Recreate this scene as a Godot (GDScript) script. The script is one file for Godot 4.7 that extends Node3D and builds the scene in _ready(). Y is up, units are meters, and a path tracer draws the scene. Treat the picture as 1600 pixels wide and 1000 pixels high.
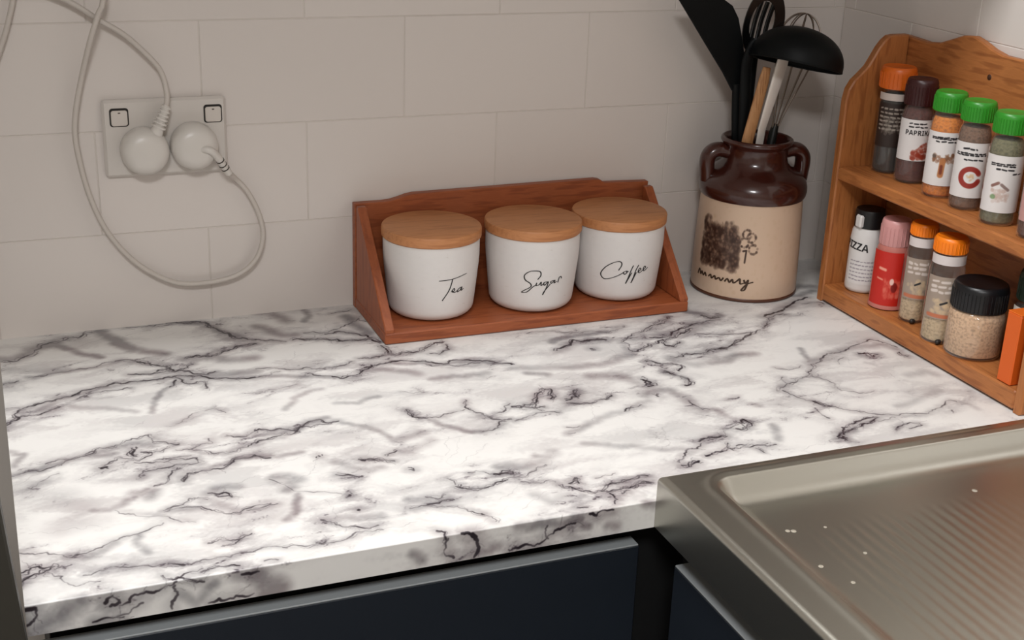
extends Node3D
# A kitchen corner: marble-pattern worktop, canisters, crock of utensils, spice rack, stainless drainer.
const C := 0.9          # height of the worktop above the floor
const RX := 0.548       # inner face of the right wall
var taken := {}
var mats := {}
var rng := RandomNumberGenerator.new()


# ---------------------------------------------------------------- mesh building
class MB:
	var v := PackedVector3Array()
	var n := PackedVector3Array()
	var t := PackedVector2Array()

	func tri(a: Vector3, b: Vector3, c: Vector3, na: Vector3, nb: Vector3, nc: Vector3, ta := Vector2.ZERO, tb := Vector2.ZERO, tc := Vector2.ZERO) -> void:
		var g := (b - a).cross(c - a)
		if g.length_squared() < 1e-20:
			return
		if g.dot(na + nb + nc) > 0:
			v.append_array([a, c, b]); n.append_array([na, nc, nb]); t.append_array([ta, tc, tb])
		else:
			v.append_array([a, b, c]); n.append_array([na, nb, nc]); t.append_array([ta, tb, tc])

	func quad(a: Vector3, b: Vector3, c: Vector3, d: Vector3, m: Vector3) -> void:
		tri(a, b, c, m, m, m)
		tri(a, c, d, m, m, m)

	func smooth_quad(p: Array, m: Array, u: Array) -> void:
		tri(p[0], p[1], p[2], m[0], m[1], m[2], u[0], u[1], u[2])
		tri(p[0], p[2], p[3], m[0], m[2], m[3], u[0], u[2], u[3])

	func box(c: Vector3, s: Vector3, bev := 0.002) -> void:
		var h := s * 0.5
		bev = minf(bev, minf(h.x, minf(h.y, h.z)) * 0.95)
		var pt := func(sg: Vector3, ax: int) -> Vector3:
			var q := (h - Vector3(bev, bev, bev)) * sg
			q[ax] = h[ax] * sg[ax]
			return c + q
		for ax in 3:
			var b := (ax + 1) % 3
			var d := (ax + 2) % 3
			for s1 in [-1.0, 1.0]:
				var nn := Vector3.ZERO
				nn[ax] = s1
				var q := []
				for k in [[-1, -1], [1, -1], [1, 1], [-1, 1]]:
					var sg := Vector3.ZERO
					sg[ax] = s1; sg[b] = k[0]; sg[d] = k[1]
					q.append(pt.call(sg, ax))
				quad(q[0], q[1], q[2], q[3], nn)
				for s2 in [-1.0, 1.0]:
					var e := Vector3.ZERO
					e[ax] = s1; e[b] = s2
					var lo := e
					var hi := e
					lo[d] = -1.0; hi[d] = 1.0
					quad(pt.call(lo, ax), pt.call(hi, ax), pt.call(hi, b), pt.call(lo, b), e.normalized())
		for sx in [-1.0, 1.0]:
			for sy in [-1.0, 1.0]:
				for sz in [-1.0, 1.0]:
					var sg := Vector3(sx, sy, sz)
					var m := sg.normalized()
					tri(pt.call(sg, 0), pt.call(sg, 1), pt.call(sg, 2), m, m, m)

	# polygon in (a, b), extruded from h0 to h1 along the third direction; f maps (a, b, h) to space
	func prism(poly: PackedVector2Array, h0: float, h1: float, f: Callable, bev := 0.0012) -> void:
		if Geometry2D.is_polygon_clockwise(poly):
			poly.reverse()
		var k := poly.size()
		var inset := PackedVector2Array()
		var o: Vector3 = f.call(0.0, 0.0, 0.0)
		for i in k:
			var p0 := poly[(i + k - 1) % k]
			var p1 := poly[i]
			var p2 := poly[(i + 1) % k]
			var e0 := (p1 - p0).normalized()
			var e1 := (p2 - p1).normalized()
			var m := (Vector2(-e0.y, e0.x) + Vector2(-e1.y, e1.x)).normalized()
			var l := bev / maxf(0.35, m.dot(Vector2(-e0.y, e0.x)))
			inset.append(p1 + m * l)
		var hd: Vector3 = ((f.call(0.0, 0.0, 1.0) as Vector3) - o).normalized()
		for i in k:
			var j := (i + 1) % k
			var a := poly[i]
			var b := poly[j]
			var e := (b - a).normalized()
			var m: Vector3 = ((f.call(e.y, -e.x, 0.0) as Vector3) - o).normalized()
			quad(f.call(a.x, a.y, h0 + bev), f.call(b.x, b.y, h0 + bev), f.call(b.x, b.y, h1 - bev), f.call(a.x, a.y, h1 - bev), m)
			quad(f.call(a.x, a.y, h1 - bev), f.call(b.x, b.y, h1 - bev), f.call(inset[j].x, inset[j].y, h1), f.call(inset[i].x, inset[i].y, h1), (m + hd).normalized())
			quad(f.call(a.x, a.y, h0 + bev), f.call(b.x, b.y, h0 + bev), f.call(inset[j].x, inset[j].y, h0), f.call(inset[i].x, inset[i].y, h0), (m - hd).normalized())
		var ix := Geometry2D.triangulate_polygon(inset)
		for i in range(0, ix.size(), 3):
			var a := inset[ix[i]]
			var b := inset[ix[i + 1]]
			var c := inset[ix[i + 2]]
			tri(f.call(a.x, a.y, h1), f.call(b.x, b.y, h1), f.call(c.x, c.y, h1), hd, hd, hd)
			tri(f.call(a.x, a.y, h0), f.call(b.x, b.y, h0), f.call(c.x, c.y, h0), -hd, -hd, -hd)

	# profile of (radius, height) turned round the y axis through c
	func lathe(prof: Array, seg := 48, c := Vector3.ZERO, crease := 0.75, v0 := 0.0, v1 := 1.0) -> void:
		var k := prof.size()
		var sn := []
		for i in k - 1:
			var d: Vector2 = (prof[i + 1] - prof[i]).normalized()
			sn.append(Vector2(d.y, -d.x))
		for i in k - 1:
			var na: Vector2 = sn[i]
			var nb: Vector2 = sn[i]
			if i > 0 and sn[i].dot(sn[i - 1]) > crease:
				na = (sn[i] + sn[i - 1]).normalized()
			if i < k - 2 and sn[i].dot(sn[i + 1]) > crease:
				nb = (sn[i] + sn[i + 1]).normalized()
			var A: Vector2 = prof[i]
			var B: Vector2 = prof[i + 1]
			for j in seg:
				var p := []
				var m := []
				var u := []
				for q in [[A, na, j], [A, na, j + 1], [B, nb, j + 1], [B, nb, j]]:
					var g: float = TAU * q[2] / seg
					var r: Vector2 = q[0]
					var w: Vector2 = q[1]
					p.append(c + Vector3(r.x * sin(g), r.y, r.x * cos(g)))
					m.append(Vector3(w.x * sin(g), w.y, w.x * cos(g)))
					u.append(Vector2(float(q[2]) / seg, inverse_lerp(v1, v0, r.y)))
				smooth_quad(p, m, u)

	# a round or flattened bar along points
	func tube(pts: Array, rad: Variant, seg := 12, flat := 1.0, side := Vector3.ZERO, cap := true) -> void:
		var k := pts.size()
		var fr := []
		var up := side
		for i in k:
			var d: Vector3 = (pts[mini(i + 1, k - 1)] - pts[maxi(i - 1, 0)]).normalized()
			if up.length_squared() < 0.1:
				up = Vector3.UP if absf(d.y) < 0.9 else Vector3.RIGHT
			var x := (up - d * up.dot(d)).normalized()
			up = x
			fr.append([d, x, d.cross(x)])
		var ring := func(i: int, j: int) -> Array:
			var g := TAU * j / seg
			var r: float = rad[i] if rad is Array else rad
			var q: Vector3 = fr[i][1] * cos(g) * r + fr[i][2] * sin(g) * r * flat
			var m: Vector3 = (fr[i][1] * cos(g) * flat + fr[i][2] * sin(g)).normalized()
			return [pts[i] + q, m]
		for i in k - 1:
			for j in seg:
				var a: Array = ring.call(i, j)
				var b: Array = ring.call(i, j + 1)
				var c: Array = ring.call(i + 1, j + 1)
				var d: Array = ring.call(i + 1, j)
				smooth_quad([a[0], b[0], c[0], d[0]], [a[1], b[1], c[1], d[1]], [Vector2.ZERO, Vector2.ZERO, Vector2.ZERO, Vector2.ZERO])
		if cap:
			for i in [0, k - 1]:
				var m: Vector3 = fr[i][0] * (-1.0 if i == 0 else 1.0)
				for j in seg:
					tri(pts[i], ring.call(i, j)[0], ring.call(i, j + 1)[0], m, m, m)

	# a surface f(u, v), u and v from 0 to 1
	func surf(nu: int, nv: int, f: Callable, flip := 1.0, uvs := Vector2.ONE) -> void:
		var P := []
		for i in nu + 1:
			for j in nv + 1:
				P.append(f.call(float(i) / nu, float(j) / nv))
		var at := func(i: int, j: int) -> Vector3: return P[clampi(i, 0, nu) * (nv + 1) + clampi(j, 0, nv)]
		var N := []
		for i in nu + 1:
			for j in nv + 1:
				var m: Vector3 = (at.call(i + 1, j) - at.call(i - 1, j)).cross(at.call(i, j + 1) - at.call(i, j - 1)) * flip
				N.append(m.normalized() if m.length_squared() > 1e-20 else Vector3.UP)
		for i in nu:
			for j in nv:
				var id := [i * (nv + 1) + j, (i + 1) * (nv + 1) + j, (i + 1) * (nv + 1) + j + 1, i * (nv + 1) + j + 1]
				var u := []
				for q in [[i, j], [i + 1, j], [i + 1, j + 1], [i, j + 1]]:
					u.append(Vector2(float(q[0]) / nu, float(q[1]) / nv) * uvs)
				smooth_quad([P[id[0]], P[id[1]], P[id[2]], P[id[3]]], [N[id[0]], N[id[1]], N[id[2]], N[id[3]]], u)

	func mesh() -> ArrayMesh:
		var a := []
		a.resize(Mesh.ARRAY_MAX)
		a[Mesh.ARRAY_VERTEX] = v
		a[Mesh.ARRAY_NORMAL] = n
		a[Mesh.ARRAY_TEX_UV] = t
		var m := ArrayMesh.new()
		m.add_surface_from_arrays(Mesh.PRIMITIVE_TRIANGLES, a)
		return m


# ---------------------------------------------------------------- scene tree
func numbered(called: String) -> String:
	var k: int = taken.get(called, 0)
	taken[called] = k + 1
	return called if k == 0 else "%s_%03d" % [called, k]


func thing(called: String, label: String, category: String, at: Vector3, group := "") -> Node3D:
	var o := Node3D.new()
	o.name = numbered(called)
	add_child(o, true)
	o.position = at
	tag(o, label, category, group)
	return o


func tag(o: Node3D, label: String, category: String, group := "") -> void:
	o.set_meta("label", label)
	o.set_meta("category", category)
	if group:
		o.set_meta("group", group)


func part(parent: Node3D, called: String, m: Variant, mat: Material, label := "") -> MeshInstance3D:
	var o := MeshInstance3D.new()
	o.mesh = m.mesh() if m is MB else m
	o.material_override = mat
	o.cast_shadow = GeometryInstance3D.SHADOW_CASTING_SETTING_ON
	var k := 0
	for c in parent.get_children():
		if String(c.name).begins_with(called):
			k += 1
	o.name = called if k == 0 else "%s_%03d" % [called, k]
	parent.add_child(o, true)
	if label:
		o.set_meta("label", label)
	return o


func structure(called: String, m: MB, mat: Material, label: String) -> MeshInstance3D:
	var o := part(self, called, m, mat)
	tag(o, label, called.split("_")[0])
	o.set_meta("kind", "structure")
	return o


func P(x: float, y: float, z: float) -> Vector3:
	return Vector3(x, y + C, z)


func catmull(pts: Array, sub := 8) -> Array:
	var c := Curve3D.new()
	for i in pts.size():
		var a: Vector3 = pts[maxi(i - 1, 0)]
		var b: Vector3 = pts[mini(i + 1, pts.size() - 1)]
		var tg := (b - a) / 6.0
		c.add_point(pts[i], -tg, tg)
	var out := []
	for i in pts.size() - 1:
		for k in sub:
			out.append(c.sample(i, float(k) / sub))
	out.append(pts[-1])
	return out


# ---------------------------------------------------------------- materials
func plain(c: Color, rough := 0.5, metal := 0.0, coat := 0.0) -> StandardMaterial3D:
	var key := "%s %s %s %s" % [c.to_html(), rough, metal, coat]
	if not mats.has(key):
		var m := StandardMaterial3D.new()
		m.albedo_color = c
		m.roughness = rough
		m.metallic = metal
		if coat > 0:
			m.clearcoat_enabled = true
			m.clearcoat = coat
			m.clearcoat_roughness = 0.08
		mats[key] = m
	return mats[key]


func glass(c: Color, alpha := 0.14) -> StandardMaterial3D:
	var m := StandardMaterial3D.new()
	m.transparency = BaseMaterial3D.TRANSPARENCY_ALPHA
	m.albedo_color = Color(c, alpha)
	m.roughness = 0.04
	return m


func noise_tex(key: String, cols: Array, offs: Array, freq := 0.012, oct := 4, size := 512, sd := 1) -> NoiseTexture2D:
	if not mats.has(key):
		var nz := FastNoiseLite.new()
		nz.seed = sd
		nz.noise_type = FastNoiseLite.TYPE_SIMPLEX_SMOOTH
		nz.frequency = freq
		nz.fractal_octaves = oct
		var g := Gradient.new()
		g.offsets = PackedFloat32Array(offs)
		g.colors = PackedColorArray(cols)
		var tx := NoiseTexture2D.new()
		tx.width = size
		tx.height = size
		tx.seamless = true
		tx.noise = nz
		tx.color_ramp = g
		mats[key] = tx
	return mats[key]


func wood(dark: Color, light: Color, grain: int, rough := 0.45, fine := 14.0, along := 1.6) -> StandardMaterial3D:
	var key := "wood %s %s %d %s" % [dark.to_html(), light.to_html(), grain, fine]
	if not mats.has(key):
		var m := StandardMaterial3D.new()
		m.albedo_texture = noise_tex("wt %s %s" % [dark.to_html(), light.to_html()], [dark, dark.lerp(light, 0.35), light, light.lerp(dark, 0.25), light], [0.0, 0.3, 0.5, 0.68, 1.0], 0.014, 5, 512, 7)
		m.uv1_triplanar = true
		var s := Vector3(fine, fine, fine)
		s[grain] = along
		m.uv1_scale = s
		m.roughness = rough
		mats[key] = m
	return mats[key]


# ---------------------------------------------------------------- drawing on images
func dab(im: Image, x: float, y: float, r: float, c: Color, soft := 1.0) -> void:
	var w := im.get_width()
	var h := im.get_height()
	for j in range(maxi(0, floori(y - r - soft)), mini(h, ceili(y + r + soft) + 1)):
		for i in range(maxi(0, floori(x - r - soft)), mini(w, ceili(x + r + soft) + 1)):
			var d := Vector2(i + 0.5 - x, j + 0.5 - y).length()
			var a := clampf((r + soft * 0.5 - d) / soft, 0.0, 1.0) * c.a
			if a > 0.0:
				im.set_pixel(i, j, im.get_pixel(i, j).lerp(Color(c.r, c.g, c.b, 1.0), a))


func line(im: Image, a: Vector2, b: Vector2, r: float, c: Color, soft := 1.0) -> void:
	var k := maxi(1, ceili(a.distance_to(b) / maxf(0.6, r * 0.6)))
	for i in k + 1:
		var q := a.lerp(b, float(i) / k)
		dab(im, q.x, q.y, r, c, soft)


# worktop print: veins are kept as darkness in two fields, a fine and a coarse one
const TW := 1792
const TH := 992
const PX := 1.556     # pixels a millimetre
const SW := 448
const SH := 248
var fine_d := PackedFloat32Array()
var soft_d := PackedFloat32Array()
var near_d := PackedFloat32Array()     # how close to a vein


func stamp(x: float, y: float, r: float, d: float) -> void:
	var e := r + 0.8
	for j in range(maxi(0, floori(y - e)), mini(TH, ceili(y + e) + 1)):
		for i in range(maxi(0, floori(x - e)), mini(TW, ceili(x + e) + 1)):
			var q := Vector2(i + 0.5 - x, j + 0.5 - y).length()
			var a := clampf((r + 0.7 - q) / 1.4, 0.0, 1.0) * d
			var k := j * TW + i
			if a > fine_d[k]:
				fine_d[k] = a


func rough_path(pts: Array, amp: float) -> Array:
	var q: Array = pts.duplicate()
	for it in 3:
		var o := [q[0]]
		for i in q.size() - 1:
			var a: Vector2 = q[i]
			var b: Vector2 = q[i + 1]
			var l := a.distance_to(b)
			if l > 3.0:
				var nn := Vector2(-(b - a).y, (b - a).x).normalized()
				o.append((a + b) * 0.5 + nn * rng.randfn(0.0, 1.0) * minf(l * amp, 3.5))
			o.append(b)
		q = o
	return q


func draw_path(q: Array, w: float, d: float) -> void:
	var ph := rng.randf() * 10.0
	var run := 0.0
	for i in q.size() - 1:
		var a: Vector2 = q[i]
		var b: Vector2 = q[i + 1]
		var k := maxi(1, ceili(a.distance_to(b) / 1.2))
		for s in k:
			run += 0.13
			var p := a.lerp(b, float(s) / k)
			var pulse := 0.62 + 0.38 * sin(run + ph) * sin(run * 0.37 + ph * 2.0)
			stamp(p.x, p.y, maxf(0.1, w * 0.5 * pulse), d * (0.55 + 0.45 * pulse))


func to_px(mm: Array) -> Array:
	var o := []
	for i in range(0, mm.size(), 2):
		o.append(Vector2((mm[i] + 600.0) * PX, mm[i + 1] * PX))
	return o


func vein(w: float, d: float, mm: Array) -> void:
	var pts := rough_path(to_px(mm), 0.13)
	draw_path(pts, w * PX * 1.0, minf(1.0, d * 1.3))
	if d >= 0.45 and mm[1] < 596:      # a finer strand braided round the vein
		for s in (2 if d > 0.65 else 1):
			var off := []
			var sh := rng.randf_range(-1.0, 1.0) * (3.0 + w * 2.0)
			var ph := rng.randf() * 6.0
			for i in pts.size():
				var a: Vector2 = pts[maxi(0, i - 1)]
				var e: Vector2 = pts[mini(pts.size() - 1, i + 1)]
				var nn := Vector2(-(e - a).y, (e - a).x).normalized()
				off.append((pts[i] as Vector2) + nn * sh * sin(ph + i * 0.45))
			draw_path(rough_path(off, 0.2), w * PX * 0.5, minf(1.0, d))
	if d >= 0.6:
		for i in range(1, pts.size() - 1, 3):   # hair cracks that leave the vein
			if rng.randf() < 0.7:
				var p: Vector2 = pts[i]
				var dir: Vector2 = ((pts[i + 1] as Vector2) - pts[i - 1]).normalized().rotated(rng.randf_range(-1.0, 1.0))
				var twig := [p]
				for k in rng.randi_range(1, 3):
					p += dir * rng.randf_range(4.0, 10.0)
					dir = dir.rotated(rng.randf_range(-0.7, 0.7))
					twig.append(p)
				draw_path(rough_path(twig, 0.16), 1.0, d * 0.55)
	smear(w * 3.2 + 2.5, d * 0.34, mm)
	smear_on(near_d, w * 7.0 + 14.0, d, mm)


func smear(w: float, d: float, mm: Array) -> void:
	smear_on(soft_d, w, d, mm)


func smear_on(field: PackedFloat32Array, w: float, d: float, mm: Array) -> void:
	var f := float(SW) / TW
	var q := rough_path(to_px(mm), 0.08)
	var r0 := w * PX * f * 0.9 + 0.8
	for i in q.size() - 1:
		var a: Vector2 = q[i] * f
		var b: Vector2 = q[i + 1] * f
		var k := maxi(1, ceili(a.distance_to(b) / 0.8))
		for s in k:
			var p := a.lerp(b, float(s) / k)
			var r := r0 * rng.randf_range(0.92, 1.08)
			for j in range(maxi(0, floori(p.y - r)), mini(SH, ceili(p.y + r) + 1)):
				for x in range(maxi(0, floori(p.x - r)), mini(SW, ceili(p.x + r) + 1)):
					var e := clampf(1.0 - Vector2(x + 0.5 - p.x, j + 0.5 - p.y).length() / r, 0.0, 1.0)
					var kk := j * SW + x
					field[kk] = maxf(field[kk], d * e * e * (3.0 - 2.0 * e))


func marble() -> ImageTexture:
	rng.seed = 11
	fine_d.resize(TW * TH)
	soft_d.resize(SW * SH)
	near_d.resize(SW * SH)
	marble_veins()
	for i in 130:   # faint hair lines between the veins
		var p := Vector2(rng.randf() * TW, rng.randf() * TH)
		var a := rng.randf_range(-0.9, 0.1)
		var q := [p]
		for k in 5:
			a += rng.randf_range(-0.5, 0.5)
			p += Vector2(cos(a), sin(a)) * rng.randf_range(8.0, 26.0)
			q.append(p)
		draw_path(rough_path(q, 0.15), 1.0, rng.randf_range(0.1, 0.28))
	var nz := FastNoiseLite.new()
	nz.seed = 5
	nz.frequency = 0.016
	nz.fractal_octaves = 4
	nz.domain_warp_enabled = true
	nz.domain_warp_amplitude = 28.0
	var soft := PackedByteArray()
	soft.resize(SW * SH * 4)
	for j in SH:
		for i in SW:
			var k := j * SW + i
			var cloud := 0.2 * smoothstep(0.08, 0.5, absf(nz.get_noise_2d(i * 0.6 - j * 0.25, j * 1.4)))
			var d := clampf(soft_d[k] * (1.1 + 1.3 * absf(nz.get_noise_2d(i * 1.6 + 300, j * 2.2))) + cloud, 0.0, 0.72)
			var warm := clampf(0.5 + nz.get_noise_2d(i + 900, j) * 1.6, 0.0, 1.0)
			var cc := Color(0.44, 0.435, 0.445).lerp(Color(0.46, 0.415, 0.425), warm)
			soft[k * 4] = int(cc.r * 255); soft[k * 4 + 1] = int(cc.g * 255); soft[k * 4 + 2] = int(cc.b * 255); soft[k * 4 + 3] = int(d * 255)
	var ia := Image.create_from_data(SW, SH, false, Image.FORMAT_RGBA8, soft)
	ia.resize(TW, TH, Image.INTERPOLATE_CUBIC)
	var fb := PackedByteArray()
	fb.resize(TW * TH * 4)
	fb.fill(0)
	for k in TW * TH:
		var d := fine_d[k]
		if d > 0.0:
			fb[k * 4] = 38; fb[k * 4 + 1] = 31; fb[k * 4 + 2] = 37; fb[k * 4 + 3] = int(clampf(d, 0.0, 1.0) * 255)
	var ic := crack_net()
	var ib := Image.create_from_data(TW, TH, false, Image.FORMAT_RGBA8, fb)
	var im := Image.create(TW, TH, false, Image.FORMAT_RGBA8)
	im.fill(Color(0.885, 0.876, 0.866))
	im.blend_rect(ia, Rect2i(0, 0, TW, TH), Vector2i.ZERO)
	im.blend_rect(ic, Rect2i(0, 0, TW, TH), Vector2i.ZERO)
	im.blend_rect(ib, Rect2i(0, 0, TW, TH), Vector2i.ZERO)
	im.convert(Image.FORMAT_RGB8)
	return ImageTexture.create_from_image(im)


# faint net of hair cracks: borders of warped cells, seen only in bands
func crack_net() -> Image:
	var cell := FastNoiseLite.new()
	cell.seed = 23
	cell.noise_type = FastNoiseLite.TYPE_CELLULAR
	cell.cellular_return_type = FastNoiseLite.RETURN_DISTANCE2_SUB
	cell.frequency = 0.02
	cell.domain_warp_enabled = true
	cell.domain_warp_amplitude = 26.0
	cell.domain_warp_frequency = 0.03
	var band := FastNoiseLite.new()
	band.seed = 6
	band.frequency = 0.007
	band.fractal_octaves = 3
	var w := TW / 2
	var hh := TH / 2
	var by := PackedByteArray()
	by.resize(w * hh * 4)
	by.fill(0)
	for j in hh:
		for i in w:
			var u := i * 0.98 - j * 0.2
			var v := i * 0.2 + j * 0.98
			var b := band.get_noise_2d(u * 0.6, v * 1.5)
			var nd := near_d[mini(SH - 1, j >> 1) * SW + mini(SW - 1, i >> 1)]
			var show := 0.55 * smoothstep(0.0, 0.35, b) + 1.7 * nd * smoothstep(-0.45, 0.1, b)
			if show <= 0.0:
				continue
			var e := cell.get_noise_2d(u * 0.8, v * 1.55) + 1.0
			var a := (1.0 - smoothstep(0.0, 0.10, e)) * 0.75 + (1.0 - smoothstep(0.0, 0.40, e)) * 0.25
			var k := (j * w + i) * 4
			by[k] = 84; by[k + 1] = 76; by[k + 2] = 82; by[k + 3] = int(clampf(a * show, 0.0, 1.0) * 255)
	var im := Image.create_from_data(w, hh, false, Image.FORMAT_RGBA8, by)
	im.resize(TW, TH, Image.INTERPOLATE_CUBIC)
	return im


func _ready() -> void:
	# ---- camera, sky, lights, exposure
	var cam := Camera3D.new()
	cam.name = "camera"
	cam.fov = 27.012
	cam.near = 0.02
	cam.transform = Transform3D(Basis(Vector3(0.929062, 0.034761, 0.368288), Vector3(0.100984, 0.93393, -0.342896), Vector3(-0.355874, 0.355763, 0.864168)), P(-0.5907, 0.6073, 1.5875))
	add_child(cam)
	var we := WorldEnvironment.new()
	we.name = "environment"
	var env := Environment.new()
	env.background_mode = Environment.BG_COLOR
	env.background_color = Color(0.05, 0.05, 0.055)
	env.tonemap_mode = Environment.TONE_MAPPER_LINEAR
	env.tonemap_exposure = 1.0
	env.sdfgi_enabled = true
	env.ssao_enabled = true
	env.ssil_enabled = true
	we.environment = env
	add_child(we)
	ceiling_lamp(Vector3(-0.36, 2.4, 0.72), 0.26, 2.0, Color(0.985, 0.985, 0.985), "square white ceiling lamp above the worktop and drainer")
	ceiling_lamp(Vector3(-0.8, 2.4, 2.1), 0.4, 3.2, Color(0.985, 0.985, 0.985), "unseen square white ceiling lamp added in the kitchen for frontal fill light")  # second lamp, added out of view for frontal fill and highlights
	# ---- setting
	room()
	tiles()
	worktop()
	cabinets()
	sink_bench()
	# ---- things
	canister_rack()
	canister("Tea", "white ceramic canister with wooden lid lettered Tea, at the left of the wooden rack", -0.0823, 0.079)
	canister("Sugar", "white ceramic canister with wooden lid lettered Sugar, in the middle of the wooden rack", 0.0517, 0.0866)
	canister("Coffee", "white ceramic canister with wooden lid lettered Coffee, at the right of the wooden rack", 0.1768, 0.0799)
	crock()
	utensils()
	spice_rack()
	upper_jars()
	lower_jars()
	outlet()
	crumbs()


func ceiling_lamp(at: Vector3, size: float, energy: float, c: Color, label: String) -> void:
	var o := thing("ceiling_lamp", label, "lamp", at, "")
	var b := MB.new()
	b.box(Vector3(0, -0.02, 0), Vector3(size + 0.04, 0.04, size + 0.04), 0.004)
	part(o, "frame", b, plain(Color(0.85, 0.85, 0.84), 0.5))
	b = MB.new()
	b.box(Vector3(0, -0.043, 0), Vector3(size, 0.006, size), 0.002)
	var m := StandardMaterial3D.new()
	m.albedo_color = Color(0.9, 0.9, 0.88)
	m.emission_enabled = true
	m.emission = c
	m.emission_energy_multiplier = 1.5
	part(o, "glowing_diffuser", b, m)
	var l := AreaLight3D.new()
	l.name = "light"
	l.area_size = Vector2(size, size)
	l.light_color = c
	l.light_energy = energy
	l.area_range = 8.0
	l.area_attenuation = 2.0
	l.shadow_enabled = true
	l.rotation_degrees.x = -90
	l.position = Vector3(0, -0.05, 0)
	o.add_child(l)


func room() -> void:
	var paint := plain(Color(0.80, 0.77, 0.73), 0.8)
	var b := MB.new()
	b.box(Vector3(-0.6, -0.05, 1.6), Vector3(3.6, 0.1, 3.6), 0.0)
	structure("floor", b, plain(Color(0.25, 0.22, 0.20), 0.6), "plain brown kitchen floor below the cabinets")
	b = MB.new()
	b.box(Vector3(-0.6, 2.45, 1.6), Vector3(3.6, 0.1, 3.6), 0.0)
	structure("ceiling", b, plain(Color(0.86, 0.85, 0.83), 0.85), "flat white kitchen ceiling")
	b = MB.new()
	b.box(Vector3(-2.35, 1.2, 1.6), Vector3(0.1, 2.4, 3.4), 0.0)
	structure("wall_left", b, paint, "plain painted wall at the left side of the kitchen")
	b = MB.new()
	b.box(Vector3(-0.6, 1.2, 3.35), Vector3(3.6, 2.4, 0.1), 0.0)
	structure("wall_front", b, paint, "plain painted wall facing the worktop")


func tiles() -> void:
	var grout := plain(Color(0.80, 0.77, 0.74), 0.8)
	var b := MB.new()
	b.box(Vector3(-0.85, 1.2, -0.0508), Vector3(2.9, 2.4, 0.1), 0.0)
	var wb := structure("wall_back", b, grout, "white tiled wall behind the worktop")
	b = MB.new()
	b.box(Vector3(RX + 0.0508, 1.2, 1.6), Vector3(0.1, 2.4, 3.4), 0.0)
	var wr := structure("wall_right", b, grout, "white tiled wall behind the spice rack")
	var look := [plain(Color(0.83, 0.80, 0.778), 0.28), plain(Color(0.835, 0.805, 0.783), 0.27), plain(Color(0.826, 0.796, 0.774), 0.29)]
	var cache := {}
	rng.seed = 3
	for row in range(0, 5):
		var y0 := -0.006 + row * 0.1252
		var y1 := y0 + 0.1252
		var off := 0.156 if row % 2 == 0 else 0.031
		for k in range(-5, 4):
			var x0 := off + k * 0.25
			var x1 := minf(x0 + 0.25, RX)
			x0 = maxf(x0, -0.85)
			if x1 - x0 < 0.01:
				continue
			tile(wb, Vector3((x0 + x1) / 2, C + (y0 + y1) / 2, -0.004), Vector3(x1 - x0 - 0.0008, y1 - y0 - 0.0008, 0.008), look[rng.randi() % 3], cache)
		var zo := -0.10 if row % 2 == 0 else -0.225
		for k in range(0, 5):
			var z0 := maxf(zo + k * 0.25, 0.0)
			var z1 := zo + k * 0.25 + 0.25
			if z1 - z0 < 0.01:
				continue
			tile(wr, Vector3(RX + 0.004, C + (y0 + y1) / 2, (z0 + z1) / 2), Vector3(0.008, y1 - y0 - 0.0008, z1 - z0 - 0.0008), look[rng.randi() % 3], cache)


func tile(wall: Node3D, at: Vector3, s: Vector3, m: Material, cache: Dictionary) -> void:
	var key := "%.4f %.4f %.4f" % [s.x, s.y, s.z]
	if not cache.has(key):
		var b := MB.new()
		b.box(Vector3.ZERO, s, 0.0007)
		cache[key] = b.mesh()
	var o := part(wall, "tile", cache[key], m)
	o.position = at
	o.rotation = Vector3(rng.randf_range(-0.0016, 0.0016), rng.randf_range(-0.0016, 0.0016), 0.0)


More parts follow.
